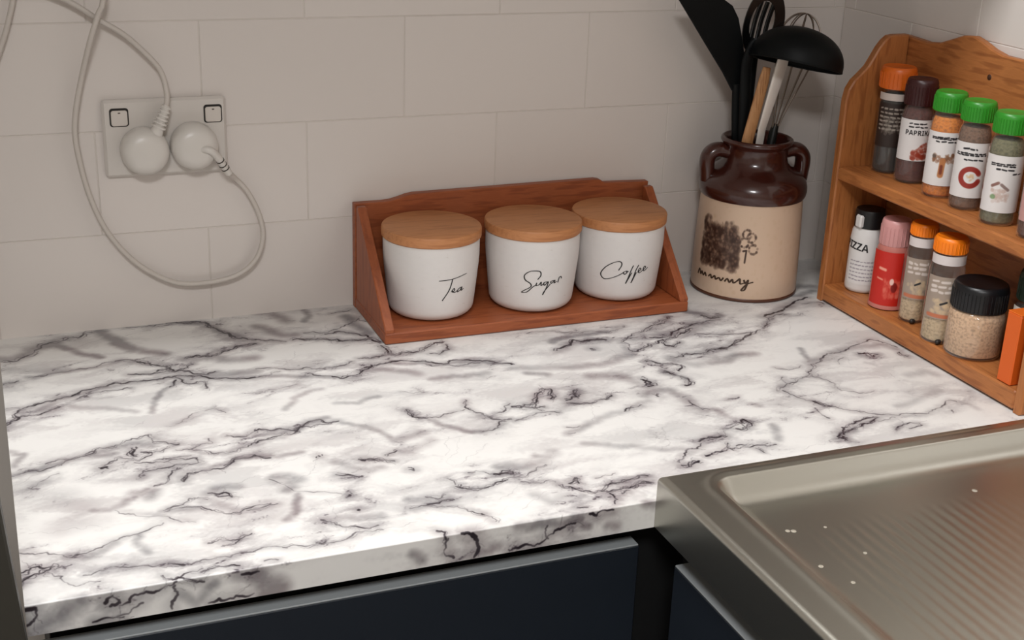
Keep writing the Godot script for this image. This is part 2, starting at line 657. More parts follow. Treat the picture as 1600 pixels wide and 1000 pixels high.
func worktop() -> void:
	var o := thing("worktop", "white marble-patterned laminate worktop with grey and black veins along the tiled wall", "worktop", P(0, 0, 0))
	var m := StandardMaterial3D.new()
	m.albedo_texture = marble()
	m.roughness = 0.42
	m.texture_repeat = false
	var b := MB.new()
	var T := 0.029
	var xl := -0.597
	var xr := RX
	# section from the wall over the rounded front edge and down: (z, y, run)
	var sec := [Vector3(0, 0, 0.0), Vector3(0.5985, 0, 0.5985)]
	for i in 5:
		var g := PI / 2 * i / 4.0
		sec.append(Vector3(0.5985 + 0.0015 * sin(g), -0.0015 + 0.0015 * cos(g), 0.5985 + 0.0015 * g))
	sec.append(Vector3(0.6, -T, 0.6 + T - 0.001))
	var nn := []
	for i in sec.size():
		var g := clampf((sec[i].z - 0.5985) / 0.0015, 0.0, PI / 2)
		nn.append(Vector3(0, cos(g), sin(g)))
	var uv := func(x: float, run: float) -> Vector2: return Vector2((x + 0.6) * 1000.0 * PX / TW, run * 1000.0 * PX / TH)
	for i in sec.size() - 1:
		var p: Vector3 = sec[i]
		var q: Vector3 = sec[i + 1]
		b.smooth_quad([Vector3(xl, p.y, p.x), Vector3(xr, p.y, p.x), Vector3(xr, q.y, q.x), Vector3(xl, q.y, q.x)], [nn[i], nn[i], nn[i + 1], nn[i + 1]], [uv.call(xl, p.z), uv.call(xr, p.z), uv.call(xr, q.z), uv.call(xl, q.z)])
	# ends and back
	for x in [xl, xr]:
		var sx := -1.0 if x == xl else 1.0
		var nx := Vector3(sx, 0, 0)
		b.smooth_quad([Vector3(x, 0, 0), Vector3(x, 0, 0.599), Vector3(x, -T, 0.599), Vector3(x, -T, 0)], [nx, nx, nx, nx], [uv.call(xl, 0.0), uv.call(xl, 0.599), uv.call(xl + 0.03, 0.599), uv.call(xl + 0.03, 0.0)])
	part(o, "top", b, m)
	b = MB.new()
	b.box(Vector3((xl + xr) / 2, -T + 0.004, 0.2995), Vector3(xr - xl - 0.002, 0.007, 0.595), 0.0)
	part(o, "underside", b, plain(Color(0.35, 0.3, 0.26), 0.8))


func cabinets() -> void:
	var black := plain(Color(0.115, 0.14, 0.175), 0.42)
	var inner := plain(Color(0.05, 0.05, 0.055), 0.7)
	var edge := plain(Color(0.66, 0.68, 0.69), 0.5)  # pale tone paints in the light on the upward-facing tops of the dark fronts
	# under the worktop
	var o := thing("base_cabinet", "dark navy-black base cabinet under the marble-patterned worktop", "cabinet", Vector3(-0.3, 0, 0.28))
	var b := MB.new()
	b.box(Vector3(0.135, 0.485, 0.0), Vector3(0.83, 0.77, 0.555), 0.001)
	part(o, "body", b, inner)
	b = MB.new()
	b.box(Vector3(0.135, 0.05, -0.03), Vector3(0.83, 0.1, 0.49), 0.001)
	part(o, "plinth", b, inner)
	b = MB.new()
	b.box(Vector3(-0.0165, 0.47, 0.2985), Vector3(0.561, 0.75, 0.018), 0.001)
	var d := part(o, "drawer_front", b, black)
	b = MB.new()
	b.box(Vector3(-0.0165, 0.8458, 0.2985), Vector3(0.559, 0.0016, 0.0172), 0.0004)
	part(d, "top_edge", b, edge, "upper edge of the dark drawer front, painted pale grey for the light falling on it")
	# under the drainer
	o = thing("base_cabinet", "dark navy-black base cabinet under the stainless steel drainer", "cabinet", Vector3(0.27, 0, 1.1))
	b = MB.new()
	b.box(Vector3(0.0, 0.485, -0.01), Vector3(0.546, 0.77, 0.95), 0.001)
	part(o, "body", b, inner)
	b = MB.new()
	b.box(Vector3(0.03, 0.05, 0.0), Vector3(0.48, 0.1, 0.95), 0.001)
	part(o, "plinth", b, inner)
	b = MB.new()
	b.box(Vector3(-0.2825, 0.47, 0.017), Vector3(0.018, 0.75, 0.97), 0.001)
	d = part(o, "door", b, black)
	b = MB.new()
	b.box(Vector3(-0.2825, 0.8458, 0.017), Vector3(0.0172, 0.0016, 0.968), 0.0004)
	part(d, "top_edge", b, edge, "upper edge of the dark door, painted pale grey for the light falling on it")
	# above the worktop, out of view
	o = thing("wall_cabinet", "white wall cabinet hanging above the worktop and the power outlet", "cabinet", Vector3(-0.04, 1.5, 0.0))
	b = MB.new()
	b.box(Vector3(0.0, 0.35, 0.181), Vector3(1.16, 0.7, 0.36), 0.002)
	part(o, "body", b, plain(Color(0.82, 0.80, 0.78), 0.5))
	for k in 3:
		b = MB.new()
		b.box(Vector3(-0.387 + 0.387 * k, 0.35, 0.371), Vector3(0.382, 0.696, 0.018), 0.002)
		part(o, "door", b, plain(Color(0.80, 0.78, 0.76), 0.45))
	# tall panel at the left end
	o = thing("end_panel", "tall grey-brown panel at the left end of the worktop", "panel", Vector3(-0.6175, 0.0, 0.601))
	o.rotation.z = -0.0
	b = MB.new()
	b.prism(PackedVector2Array([Vector2(-0.04, 0), Vector2(0.0205, 0), Vector2(0.0205, 0.87), Vector2(0.004, 1.12), Vector2(-0.04, 1.12)]), 0.0, 0.03, func(a: float, bb: float, h: float) -> Vector3: return Vector3(a, bb, h), 0.002)
	part(o, "board", b, plain(Color(0.21, 0.20, 0.175), 0.55))


var drop_floor := 0.0


func sink_bench() -> void:
	var steel := StandardMaterial3D.new()
	steel.metallic = 1.0
	steel.albedo_color = Color(0.74, 0.735, 0.70)
	steel.roughness = 0.33
	var o := thing("drainer_bench", "stainless steel sink bench with grooved drainer tray at the right of the worktop", "sink", P(0, 0, 0))
	var x0 := -0.029
	var x1 := RX - 0.002
	var z0 := 0.6005
	var z1 := 1.6
	var top := 0.0272
	# apron: rings of a rectangle with a rolled upper edge
	var b := MB.new()
	var ring := [Vector2(0.012, -0.029), Vector2(0.001, -0.029), Vector2(0, -0.028), Vector2(0, top - 0.007)]
	for i in range(1, 6):
		var g := PI / 2 * i / 5.0
		ring.append(Vector2(0.007 * (1 - cos(g)), top - 0.007 + 0.007 * sin(g)))
	var corner := [Vector2(x0, z0), Vector2(x1, z0), Vector2(x1, z1), Vector2(x0, z1)]
	var inw := [Vector2(1, 1), Vector2(-1, 1), Vector2(-1, -1), Vector2(1, -1)]
	for s in 4:
		var e := (s + 1) % 4
		var side: Vector2 = ((corner[e] - corner[s]) as Vector2).normalized()
		var outw := Vector2(side.y, -side.x)
		for i in ring.size() - 1:
			var p := []
			for q in [[s, i], [e, i], [e, i + 1], [s, i + 1]]:
				var xy: Vector2 = corner[q[0]] + inw[q[0]] * ring[q[1]].x
				p.append(Vector3(xy.x, ring[q[1]].y, xy.y))
			var m := []
			for q in [i, i, i + 1, i + 1]:
				var g := clampf((ring[q].y - (top - 0.007)) / 0.007, 0.0, 1.0)
				g = asin(g)
				m.append(Vector3(outw.x * cos(g), sin(g), outw.y * cos(g)))
			b.smooth_quad(p, m, [Vector2.ZERO, Vector2.ZERO, Vector2.ZERO, Vector2.ZERO])
	part(o, "rolled_edge", b, steel)
	# tray: the drop from the rim is summed along a lip, a steep side and a wide cove
	var drop := [0.0]
	for i in 60:
		var q := (i + 0.5) * 0.001
		var al := 52.0 * smoothstep(0.0, 0.004, q) * (1.0 - smoothstep(0.006, 0.034, q))
		drop.append(drop[-1] + 0.001 * tan(deg_to_rad(al)))
	b = MB.new()
	var ax0 := x0 + 0.007
	var ax1 := x1 - 0.007
	var az0 := z0 + 0.007
	var az1 := z1 - 0.007
	var warp := func(u: float) -> float: return u * u * (1.6 - 0.6 * u) if u < 1.0 else 1.0
	drop_floor = top - drop[-1]
	b.surf(300, 260, func(u: float, w: float) -> Vector3:
		var x: float = lerpf(ax0, ax1, u)
		var z: float = lerpf(az0, az1, warp.call(w))
		var hx := 0.255
		var hz := 0.46
		var q := Vector2(absf(x - 0.267) - hx + 0.024, absf(z - (0.622 + hz)) - hz + 0.024)
		var sd := Vector2(maxf(q.x, 0), maxf(q.y, 0)).length() + minf(maxf(q.x, q.y), 0.0) - 0.024
		var q2 := clampf(-sd, 0.0, 0.0589) * 1000.0
		var y: float = top - lerpf(drop[int(q2)], drop[int(q2) + 1], q2 - int(q2))
		y += 0.0012 * exp(-pow((sd - 0.006) / 0.005, 2.0))
		var gx := smoothstep(0.055, 0.075, x) * (1.0 - smoothstep(0.47, 0.49, x))
		var gz := smoothstep(0.69, 0.73, z) * (1.0 - smoothstep(1.35, 1.4, z))
		y += 0.00022 * sin(x * TAU / 0.0125) * gx * gz
		return Vector3(x, y, z), -1.0)
	part(o, "drainer_tray", b, steel)


func crumbs() -> void:
	var b := MB.new()
	rng.seed = 8
	for q in [[0.0585, 0.793], [0.047, 0.762], [0.098, 0.755], [0.09, 0.705], [0.053, 0.7], [0.058, 0.702], [0.272, 0.69]]:
		var c := Vector3(q[0], drop_floor + 0.0001, q[1])
		var r := rng.randf_range(0.0016, 0.0034)
		b.lathe([Vector2(r, -0.0004), Vector2(r * 0.8, 0.0002), Vector2(0, 0.0004)], 9, c)
	var o := part(self, "crumbs", b, plain(Color(0.62, 0.59, 0.54), 0.5))
	o.position = P(0, 0, 0)
	tag(o, "few pale dried drops and crumbs scattered on the steel drainer tray", "crumbs")
	o.set_meta("kind", "stuff")


# ---------------------------------------------------------------- canisters
func canister_rack() -> void:
	var o := thing("canister_rack", "low reddish wooden rack with sloping sides holding three white canisters", "rack", P(0, 0.0005, 0))
	var dk := Color(0.50, 0.25, 0.135)
	var lt := Color(0.62, 0.335, 0.19)
	var wx := wood(dk, lt, 0)
	var wy := wood(dk, lt, 1)
	var fx := func(a: float, b: float, h: float) -> Vector3: return Vector3(h, b, a)
	var fz := func(a: float, b: float, h: float) -> Vector3: return Vector3(a, b, h)
	var b := MB.new()
	b.box(Vector3(0.04425, 0.007, 0.0825), Vector3(0.4145, 0.014, 0.135), 0.0015)
	part(o, "base_board", b, wx)
	b = MB.new()
	var pr := PackedVector2Array([Vector2(-0.163, 0.0), Vector2(0.2515, 0.0), Vector2(0.2515, 0.1415), Vector2(0.187, 0.1435), Vector2(0.183, 0.145), Vector2(0.179, 0.1482), Vector2(0.172, 0.1495), Vector2(-0.085, 0.1470), Vector2(-0.094, 0.1455), Vector2(-0.104, 0.1425), Vector2(-0.115, 0.1400), Vector2(-0.125, 0.1392), Vector2(-0.163, 0.1392)])
	b.prism(pr, 0.002, 0.0145, fz)
	part(o, "back_board", b, wx)
	for x in [-0.163, 0.2395]:
		b = MB.new()
		b.prism(PackedVector2Array([Vector2(0.0212, 0.0142), Vector2(0.149, 0.0142), Vector2(0.149, 0.018), Vector2(0.029, 0.1385), Vector2(0.0212, 0.1385)]), x, x + 0.012, fx)
		part(o, "side_board", b, wy)


const WORDS := {
	"Tea": [[-20, 31, -2, 32, 22, 36], [-1, 32, -5, 17, -14, 2], [-1, 15, 2, 18, 3, 15, 0, 13, -1, 15, 3, 12, 7, 14], [14, 18, 9, 16, 8, 12, 12, 14, 15, 18, 14, 13, 18, 15]],
	"Sugar": [[4, 22, 8, 28, 6, 34, -6, 34, -14, 28, -13, 21, -6, 16, -5, 11, -14, 5, -17, 2, -10, 3, -2, 11, 3, 14], [3, 17, 2, 13, 6, 14, 9, 18, 9, 13, 12, 15], [18, 18, 13, 17, 14, 13, 19, 18, 17, 10, 12, -1, 14, 4, 22, 14], [28, 19, 23, 18, 24, 15, 29, 19, 28, 15, 32, 17], [34, 15, 36, 22, 39, 23, 40, 20]],
	"Coffee": [[6, 20, 10, 28, 8, 33, 0, 32, -12, 24, -19, 13, -15, 6, -8, 6, 4, 11, 12, 16], [17, 19, 13, 17, 15, 14, 18, 17, 17, 19, 20, 18], [27, 27, 24, 20, 20, 8, 17, 0, 19, 4, 25, 16], [35, 27, 31, 19, 28, 9, 25, 1, 27, 5, 32, 16], [34, 16, 39, 20, 37, 22, 35, 18, 37, 15, 42, 18], [42, 18, 47, 22, 45, 24, 43, 20, 45, 17, 51, 21]],
}


# a thin painted stroke that follows a turned surface: points in millimetres round (x) and up (y)
func stroke(b: MB, pts: Array, radius: Callable, mid: float, w: float, lift := 0.0003) -> void:
	var c := []
	for i in range(0, pts.size(), 2):
		c.append(Vector3(pts[i], pts[i + 1], 0) * 0.001)
	c = catmull(c, 6)
	var k := c.size()
	for i in k - 1:
		var a: Vector3 = c[i]
		var e: Vector3 = c[i + 1]
		var d := (e - a).normalized()
		var s := Vector3(-d.y, d.x, 0)
		var wa := w * (0.55 + 0.6 * absf(s.x * 0.8 + 0.2 * s.y))
		var q := []
		var m := []
		for p in [a - s * wa - d * w * 0.3, e - s * wa + d * w * 0.3, e + s * wa + d * w * 0.3, a + s * wa - d * w * 0.3]:
			var r: float = radius.call(p.y)
			var g: float = mid + p.x / r
			q.append(Vector3(sin(g) * (r + lift), p.y, cos(g) * (r + lift)))
			m.append(Vector3(sin(g), 0, cos(g)))
		b.smooth_quad(q, m, [Vector2.ZERO, Vector2.ZERO, Vector2.ZERO, Vector2.ZERO])


func can_radius(y: float) -> float:
	return lerpf(0.0545, 0.0605, clampf((y - 0.012) / 0.06, 0.0, 1.0)) if y > 0.012 else 0.0545


func canister(word: String, label: String, x: float, z: float) -> void:
	var o := thing("canister", label, "canister", P(x, 0.0150, z), "canisters in the low wooden rack")
	var b := MB.new()
	var pr := [Vector2(0, 0), Vector2(0.042, 0)]
	for i in range(1, 7):
		var g := PI / 2 * i / 6.0
		pr.append(Vector2(0.042 + 0.0125 * sin(g), 0.0125 - 0.0125 * cos(g)))
	for i in range(1, 9):
		var y := 0.0125 + 0.0835 * i / 8.0
		pr.append(Vector2(can_radius(y), y))
	pr.append_array([Vector2(0.0598, 0.0975), Vector2(0.056, 0.0975), Vector2(0.055, 0.09)])
	b.lathe(pr, 64, Vector3.ZERO, 0.6)
	var cer := StandardMaterial3D.new()
	if mats.has("ceramic"):
		cer = mats["ceramic"]
	else:
		cer.albedo_texture = noise_tex("cer", [Color(0.78, 0.75, 0.72), Color(0.86, 0.845, 0.835), Color(0.87, 0.855, 0.845)], [0.0, 0.18, 1.0], 0.03, 3, 512, 4)
		cer.uv1_triplanar = true
		cer.uv1_scale = Vector3(6, 9, 6)
		cer.roughness = 0.5
		mats["ceramic"] = cer
	part(o, "body", b, cer)
	b = MB.new()
	b.lathe([Vector2(0.053, 0.093), Vector2(0.053, 0.0978), Vector2(0.0612, 0.0978), Vector2(0.0625, 0.0992), Vector2(0.0627, 0.1085), Vector2(0.0618, 0.1105), Vector2(0.0595, 0.1115), Vector2(0, 0.1118)], 64, Vector3.ZERO, 0.8)
	part(o, "lid", b, wood(Color(0.66, 0.43, 0.265), Color(0.77, 0.53, 0.345), 0, 0.5, 16.0, 1.4), "light brown wooden lid")
	b = MB.new()
	var mid := 0.16 if word == "Tea" else (-0.32 if word == "Sugar" else -0.50)
	for s in WORDS[word]:
		var q := []
		for i in range(0, s.size(), 2):
			q.append(s[i] * 0.92)
			q.append(s[i + 1] * 0.92 + 28.0)
		stroke(b, q, can_radius, mid, 0.00075)
	part(o, "lettering", b, plain(Color(0.12, 0.11, 0.11), 0.6), "thin black handwritten word %s" % word)


# ---------------------------------------------------------------- crock and utensils
func crock() -> void:
	var o := thing("crock", "brown and cream stoneware crock with two lug handles, standing in the corner full of utensils", "crock", P(0.3779, 0.0005, 0.0775))
	# cream body with a printed picture, drawn on its texture
	var im := Image.create(1024, 256, false, Image.FORMAT_RGB8)
	im.fill(Color(0.83, 0.725, 0.63))
	rng.seed = 17
	for i in 500:
		dab(im, rng.randf() * 1024, rng.randf() * 256, rng.randf_range(2, 7), Color(0.76, 0.63, 0.49, 0.12), 4.0)
	var ink := Color(0.23, 0.15, 0.12)
	var cx := 1024.0 * crock_u(-0.98)
	for i in 2400:   # mass of foliage
		var q := Vector2(rng.randf_range(-92, 46), rng.randf_range(-74, 74))
		var lim := (60.0 + 8.0 * sin(q.x * 0.05)) * rng.randf_range(0.72, 1.08)
		if q.y < -lim or (q.x > 14 and q.y < -lim + (q.x - 14) * 1.2) or q.y > rng.randf_range(56.0, 68.0):
			continue
		dab(im, cx + q.x, 112 + q.y, rng.randf_range(2.0, 7.5), Color(ink.r, ink.g, ink.b, rng.randf_range(0.06, 0.3)), 4.0)
	for i in 120:   # lighter gaps between the leaves
		dab(im, cx + rng.randf_range(-85, 40), 112 + rng.randf_range(-50, 62), rng.randf_range(1.5, 4.5), Color(0.62, 0.49, 0.40, 0.35), 3.0)
	for i in 130:   # flower heads at the right
		var c: Vector2 = [Vector2(66, -36), Vector2(80, -28), Vector2(88, 2), Vector2(60, -14)][i % 4]
		var g := rng.randf() * TAU
		dab(im, cx + c.x + cos(g) * 13, 112 + c.y + sin(g) * 12, rng.randf_range(1.5, 4.0), Color(ink.r, ink.g, ink.b, 0.32), 2.5)
	line(im, Vector2(cx + 58, 16 + 104), Vector2(cx + 68, 14 + 104), 2.4, Color(ink, 0.7), 2.0)
	line(im, Vector2(cx + 68, 14 + 104), Vector2(cx + 66, 150), 2.4, Color(ink, 0.7), 2.0)
	var body := StandardMaterial3D.new()
	body.albedo_texture = ImageTexture.create_from_image(im)
	body.roughness = 0.35
	var b := MB.new()
	b.lathe([Vector2(0.0, 0.0), Vector2(0.068, 0.0), Vector2(0.0712, 0.0012), Vector2(0.0728, 0.005), Vector2(0.0725, 0.03), Vector2(0.0715, 0.07), Vector2(0.070, 0.11), Vector2(0.0688, 0.1345)], 72, Vector3.ZERO, 0.8, 0.0, 0.1345)
	part(o, "body", b, body)
	b = MB.new()
	b.lathe([Vector2(0.0715, -0.0005), Vector2(0.0735, 0.0012), Vector2(0.0734, 0.004), Vector2(0.0726, 0.0048)], 72, Vector3.ZERO, 0.5)
	part(o, "foot_ring", b, plain(Color(0.33, 0.19, 0.12), 0.4))
	var glaze := plain(Color(0.235, 0.095, 0.065), 0.26, 0.0, 0.5)
	b = MB.new()
	b.lathe([Vector2(0.0686, 0.1335), Vector2(0.0702, 0.1335), Vector2(0.0722, 0.137), Vector2(0.0732, 0.143), Vector2(0.0728, 0.149), Vector2(0.0705, 0.156), Vector2(0.0655, 0.1625), Vector2(0.057, 0.1685), Vector2(0.0485, 0.174), Vector2(0.0440, 0.1795), Vector2(0.0425, 0.186), Vector2(0.0425, 0.197), Vector2(0.0440, 0.2015), Vector2(0.0475, 0.2045), Vector2(0.0487, 0.2075), Vector2(0.0478, 0.2105), Vector2(0.0455, 0.2118), Vector2(0.0425, 0.2105), Vector2(0.0405, 0.206), Vector2(0.0385, 0.198), Vector2(0.0385, 0.18), Vector2(0.046, 0.168), Vector2(0.062, 0.155), Vector2(0.064, 0.13), Vector2(0.064, 0.012), Vector2(0.0, 0.01)], 72, Vector3.ZERO, 0.5)
	part(o, "glazed_shoulder", b, glaze, "glossy brown glazed shoulder, neck and rim")
	for s in [1.0, -1.0]:
		b = MB.new()
		var d: Vector3 = Vector3(cos(-0.22), 0, -sin(-0.22)) * s
		var pts := []
		for q in [Vector2(0.040, 0.192), Vector2(0.052, 0.1945), Vector2(0.061, 0.192), Vector2(0.0665, 0.185), Vector2(0.0675, 0.175), Vector2(0.0665, 0.164), Vector2(0.0655, 0.153)]:
			pts.append(d * q.x + Vector3(0, q.y, 0))
		pts = catmull(pts, 5)
		b.tube(pts, 0.0100, 14, 1.3, Vector3.UP)
		part(o, "handle", b, glaze)
	b = MB.new()
	var script := [[-50, 2, -47, 9, -44, 3, -42, 7, -39, 3, -36, 7, -34, 3], [-30, 4, -27, 7, -25, 3, -21, 7, -19, 3, -15, 6, -12, 3, -9, 7], [-7, 3, -4, 7, -1, 3, 2, 7, 4, 3, 8, 6, 11, 9, 12, 3, 16, 4], [16, 8, 18, 4, 21, 8, 18, -4, 14, -5, 20, 3, 27, 6]]
	for s in script:
		var q := []
		for i in range(0, s.size(), 2):
			q.append(s[i] * 1.12)
			q.append(s[i + 1] * 1.1 + 23.0)
		stroke(b, q, func(y: float) -> float: return 0.0727, -0.80, 0.0013, 0.0004)
	part(o, "lettering", b, plain(Color(0.25, 0.17, 0.11), 0.6), "brown handwritten line below the printed picture")


func crock_u(g: float) -> float:
	return fposmod(g / TAU, 1.0)


func utensils() -> void:
	var nylon := plain(Color(0.035, 0.045, 0.05), 0.5)
	nylon.metallic_specular = 0.28
	var flat_z := func(a: float, bb: float, h: float) -> Vector3: return Vector3(a, bb, h)
	# broad turner
	var o := thing("spatula", "broad black nylon spatula leaning left, leftmost in the stoneware crock", "spatula", P(0.352, 0.05, 0.075), "utensils standing in the crock")
	var b := MB.new()
	b.prism(PackedVector2Array([Vector2(-0.105, 0.345), Vector2(-0.038, 0.3425), Vector2(-0.024, 0.334), Vector2(-0.0135, 0.318), Vector2(-0.003, 0.285), Vector2(0.006, 0.248), Vector2(0.0055, 0.220), Vector2(-0.0135, 0.2235), Vector2(-0.030, 0.248), Vector2(-0.0612, 0.288)]), -0.012, -0.0085, flat_z, 0.001)
	part(o, "blade", b, nylon)
	b = MB.new()
	b.tube([Vector3(-0.0035, 0.232, -0.0105), Vector3(-0.0012, 0.19, -0.009), Vector3(0.001, 0.16, -0.008), Vector3(0.006, 0.09, -0.004), Vector3(0.014, -0.034, 0.0)], [0.0095, 0.0092, 0.0088, 0.0085, 0.009], 14, 0.55, Vector3.RIGHT)
	part(o, "handle", b, nylon)
	# slotted spoon behind
	o = thing("slotted_spoon", "black slotted spoon standing between the broad spatula and the ladle", "spoon", P(0.372, 0.05, 0.058), "utensils standing in the crock")
	var outer := PackedVector2Array()
	for i in 40:
		var g := TAU * i / 40.0
		var r := Vector2(0.0305 * sin(g), 0.046 * cos(g))
		if r.y < 0:
			r.x *= 1.0 - 0.25 * (r.y / -0.046)
		outer.append(Vector2(0.0175, 0.308) + r.rotated(-0.22))
	# the bowl is built as bars round three slots
	b = MB.new()
	var tilt := func(u: float, w: float) -> Vector3:
		var q := Vector2(0.0305 * u, 0.046 * w).rotated(-0.22) + Vector2(0.0175, 0.308)
		return Vector3(q.x, q.y, -0.012 - 0.008 * (1.0 - u * u) * (1.0 - w * w))
	for k in 40:
		var g0 := TAU * k / 40.0
		var g1 := TAU * (k + 1) / 40.0
		for lay in [0.0, 0.0022]:
			var pp := []
			for q in [[g0, 1.0], [g1, 1.0], [g1, 0.62], [g0, 0.62]]:
				pp.append((tilt.call(sin(q[0]) * q[1], cos(q[0]) * q[1]) as Vector3) + Vector3(0, 0, lay))
			b.quad(pp[0], pp[1], pp[2], pp[3], Vector3(0, 0, 1 if lay > 0 else -1))
		for rr in [1.0, 0.62]:
			var a: Vector3 = tilt.call(sin(g0) * rr, cos(g0) * rr)
			var e: Vector3 = tilt.call(sin(g1) * rr, cos(g1) * rr)
			b.quad(a, e, e + Vector3(0, 0, 0.0022), a + Vector3(0, 0, 0.0022), Vector3(sin(g0), cos(g0), 0) * (1.0 if rr == 1.0 else -1.0))
	for u in [-0.30, 0.02, 0.34]:
		var a: Vector3 = tilt.call(u, 0.6)
		var c0: Vector3 = tilt.call(u, 0.0)
		var e: Vector3 = tilt.call(u, -0.6)
		b.tube(catmull([a, c0, e], 4), 0.0036, 8, 0.6, Vector3.RIGHT)
	part(o, "bowl", b, plain(Color(0.05, 0.052, 0.055), 0.22))
	b = MB.new()
	b.tube(catmull([Vector3(0.008, 0.268, -0.012), Vector3(0.004, 0.24, -0.007), Vector3(0.001, 0.17, -0.003), Vector3(-0.002, -0.035, 0.004)], 5), 0.0062, 12, 0.6, Vector3.RIGHT)
	part(o, "handle", b, nylon)
	# ladle, bowl mouth down
	o = thing("ladle", "black ladle with its deep bowl turned mouth down, highest at the right of the crock", "ladle", P(0.37, 0.05, 0.09), "utensils standing in the crock")
	var cdir := (Vector3(-0.5907, 0.6073, 1.5875) - Vector3(0.42, 0.31, 0.1)).normalized()
	var axis := (Vector3.UP - cdir * Vector3.UP.dot(cdir)).normalized()
	axis = axis.rotated(cdir, -0.135)
	axis = axis.rotated(cdir.cross(axis).normalized(), 0.06)
	var ux := axis.cross(cdir).normalized()
	var uz := ux.cross(axis).normalized()
	var mid := Vector3(0.028, 0.266, 0.028)
	b = MB.new()
	for lay in [1.0, 0.955]:
		b.surf(40, 14, func(u: float, w: float) -> Vector3:
			var g: float = u * TAU
			var r: float = sin(w * PI / 2) * 0.061 * lay
			var y: float = pow(cos(w * PI / 2), 0.85) * 0.0475 * lay
			return mid + ux * cos(g) * r + uz * sin(g) * r * 0.9 + axis * y, 1.0 if lay == 1.0 else -1.0)
	var lip := []
	for i in 41:
		var g := TAU * i / 40.0
		lip.append(mid + ux * cos(g) * 0.0597 + uz * sin(g) * 0.0537)
	b.tube(lip, 0.0016, 8)
	part(o, "bowl", b, nylon)
	b = MB.new()
	var h0 := mid - ux * 0.060
	b.tube(catmull([mid - ux * 0.055 + axis * 0.018, h0 + axis * 0.006, h0 + Vector3(0.001, -0.022, -0.008), Vector3(-0.0165, 0.175, -0.010), Vector3(-0.004, -0.034, -0.016)], 6), 0.0078, 12, 0.5, Vector3.RIGHT)
	part(o, "handle", b, nylon)
	# wooden stick
	o = thing("wooden_spoon", "pale wooden spoon handle leaning right, in front of the black utensils", "spoon", P(0.349, 0.06, 0.094), "utensils standing in the crock")
	b = MB.new()
	b.tube([Vector3(-0.006, -0.02, 0.0), Vector3(0.004, 0.152, -0.001), Vector3(0.0195, 0.23, -0.001), Vector3(0.0225, 0.248, -0.001)], [0.0078, 0.0088, 0.0080, 0.006], 14, 0.45, Vector3.RIGHT)
	part(o, "handle", b, wood(Color(0.55, 0.36, 0.21), Color(0.74, 0.55, 0.37), 1, 0.6, 30.0, 3.0))
	# steel tool
	o = thing("steel_spoon", "bright steel utensil handle leaning right beside the pale wooden one", "spoon", P(0.374, 0.06, 0.088), "utensils standing in the crock")
	b = MB.new()
	b.tube([Vector3(-0.012, -0.02, 0.0), Vector3(0.004, 0.166, -0.002), Vector3(0.0245, 0.247, -0.003), Vector3(0.0275, 0.262, -0.003)], [0.005, 0.0062, 0.0095, 0.008], 14, 0.3, Vector3.RIGHT)
	part(o, "handle", b, plain(Color(0.93, 0.90, 0.87), 0.35, 0.3))
	# whisk
	o = thing("whisk", "thin wire balloon whisk standing behind the ladle in the crock", "whisk", P(0.425, 0.05, 0.045), "utensils standing in the crock")
	var steel := plain(Color(0.55, 0.50, 0.46), 0.3, 0.9)
	var wa := Vector3(0.2726, 0.957, -0.11).normalized()
	var w0 := Vector3(-0.0145, 0.163, 0.0195)
	var wx := Vector3(0.957, -0.2726, 0.0).normalized()
	var wz := wx.cross(wa).normalized()
	for k in 5:
		var g := PI * k / 5.0 + 0.2
		var side := wx * cos(g) + wz * sin(g) * 0.75
		var pts := []
		for q in [[0.0035, 0.0], [0.009, 0.03], [0.021, 0.075], [0.0305, 0.115], [0.029, 0.14], [0.017, 0.157], [0.0, 0.163]]:
			pts.append(w0 + side * q[0] + wa * q[1])
		for q in [[-0.017, 0.157], [-0.029, 0.14], [-0.0305, 0.115], [-0.021, 0.075], [-0.009, 0.03], [-0.0035, 0.0]]:
			pts.append(w0 + side * q[0] + wa * q[1])
		b = MB.new()
		b.tube(catmull(pts, 4), 0.00095, 6)
		part(o, "wire", b, steel)
	b = MB.new()
	b.tube([w0 + wa * 0.012, w0 + wa * 0.0, Vector3(-0.024, 0.11, 0.024), Vector3(-0.040, -0.03, 0.030)], [0.0045, 0.006, 0.0065, 0.0075], 12)
	part(o, "handle", b, plain(Color(0.07, 0.085, 0.08), 0.35))


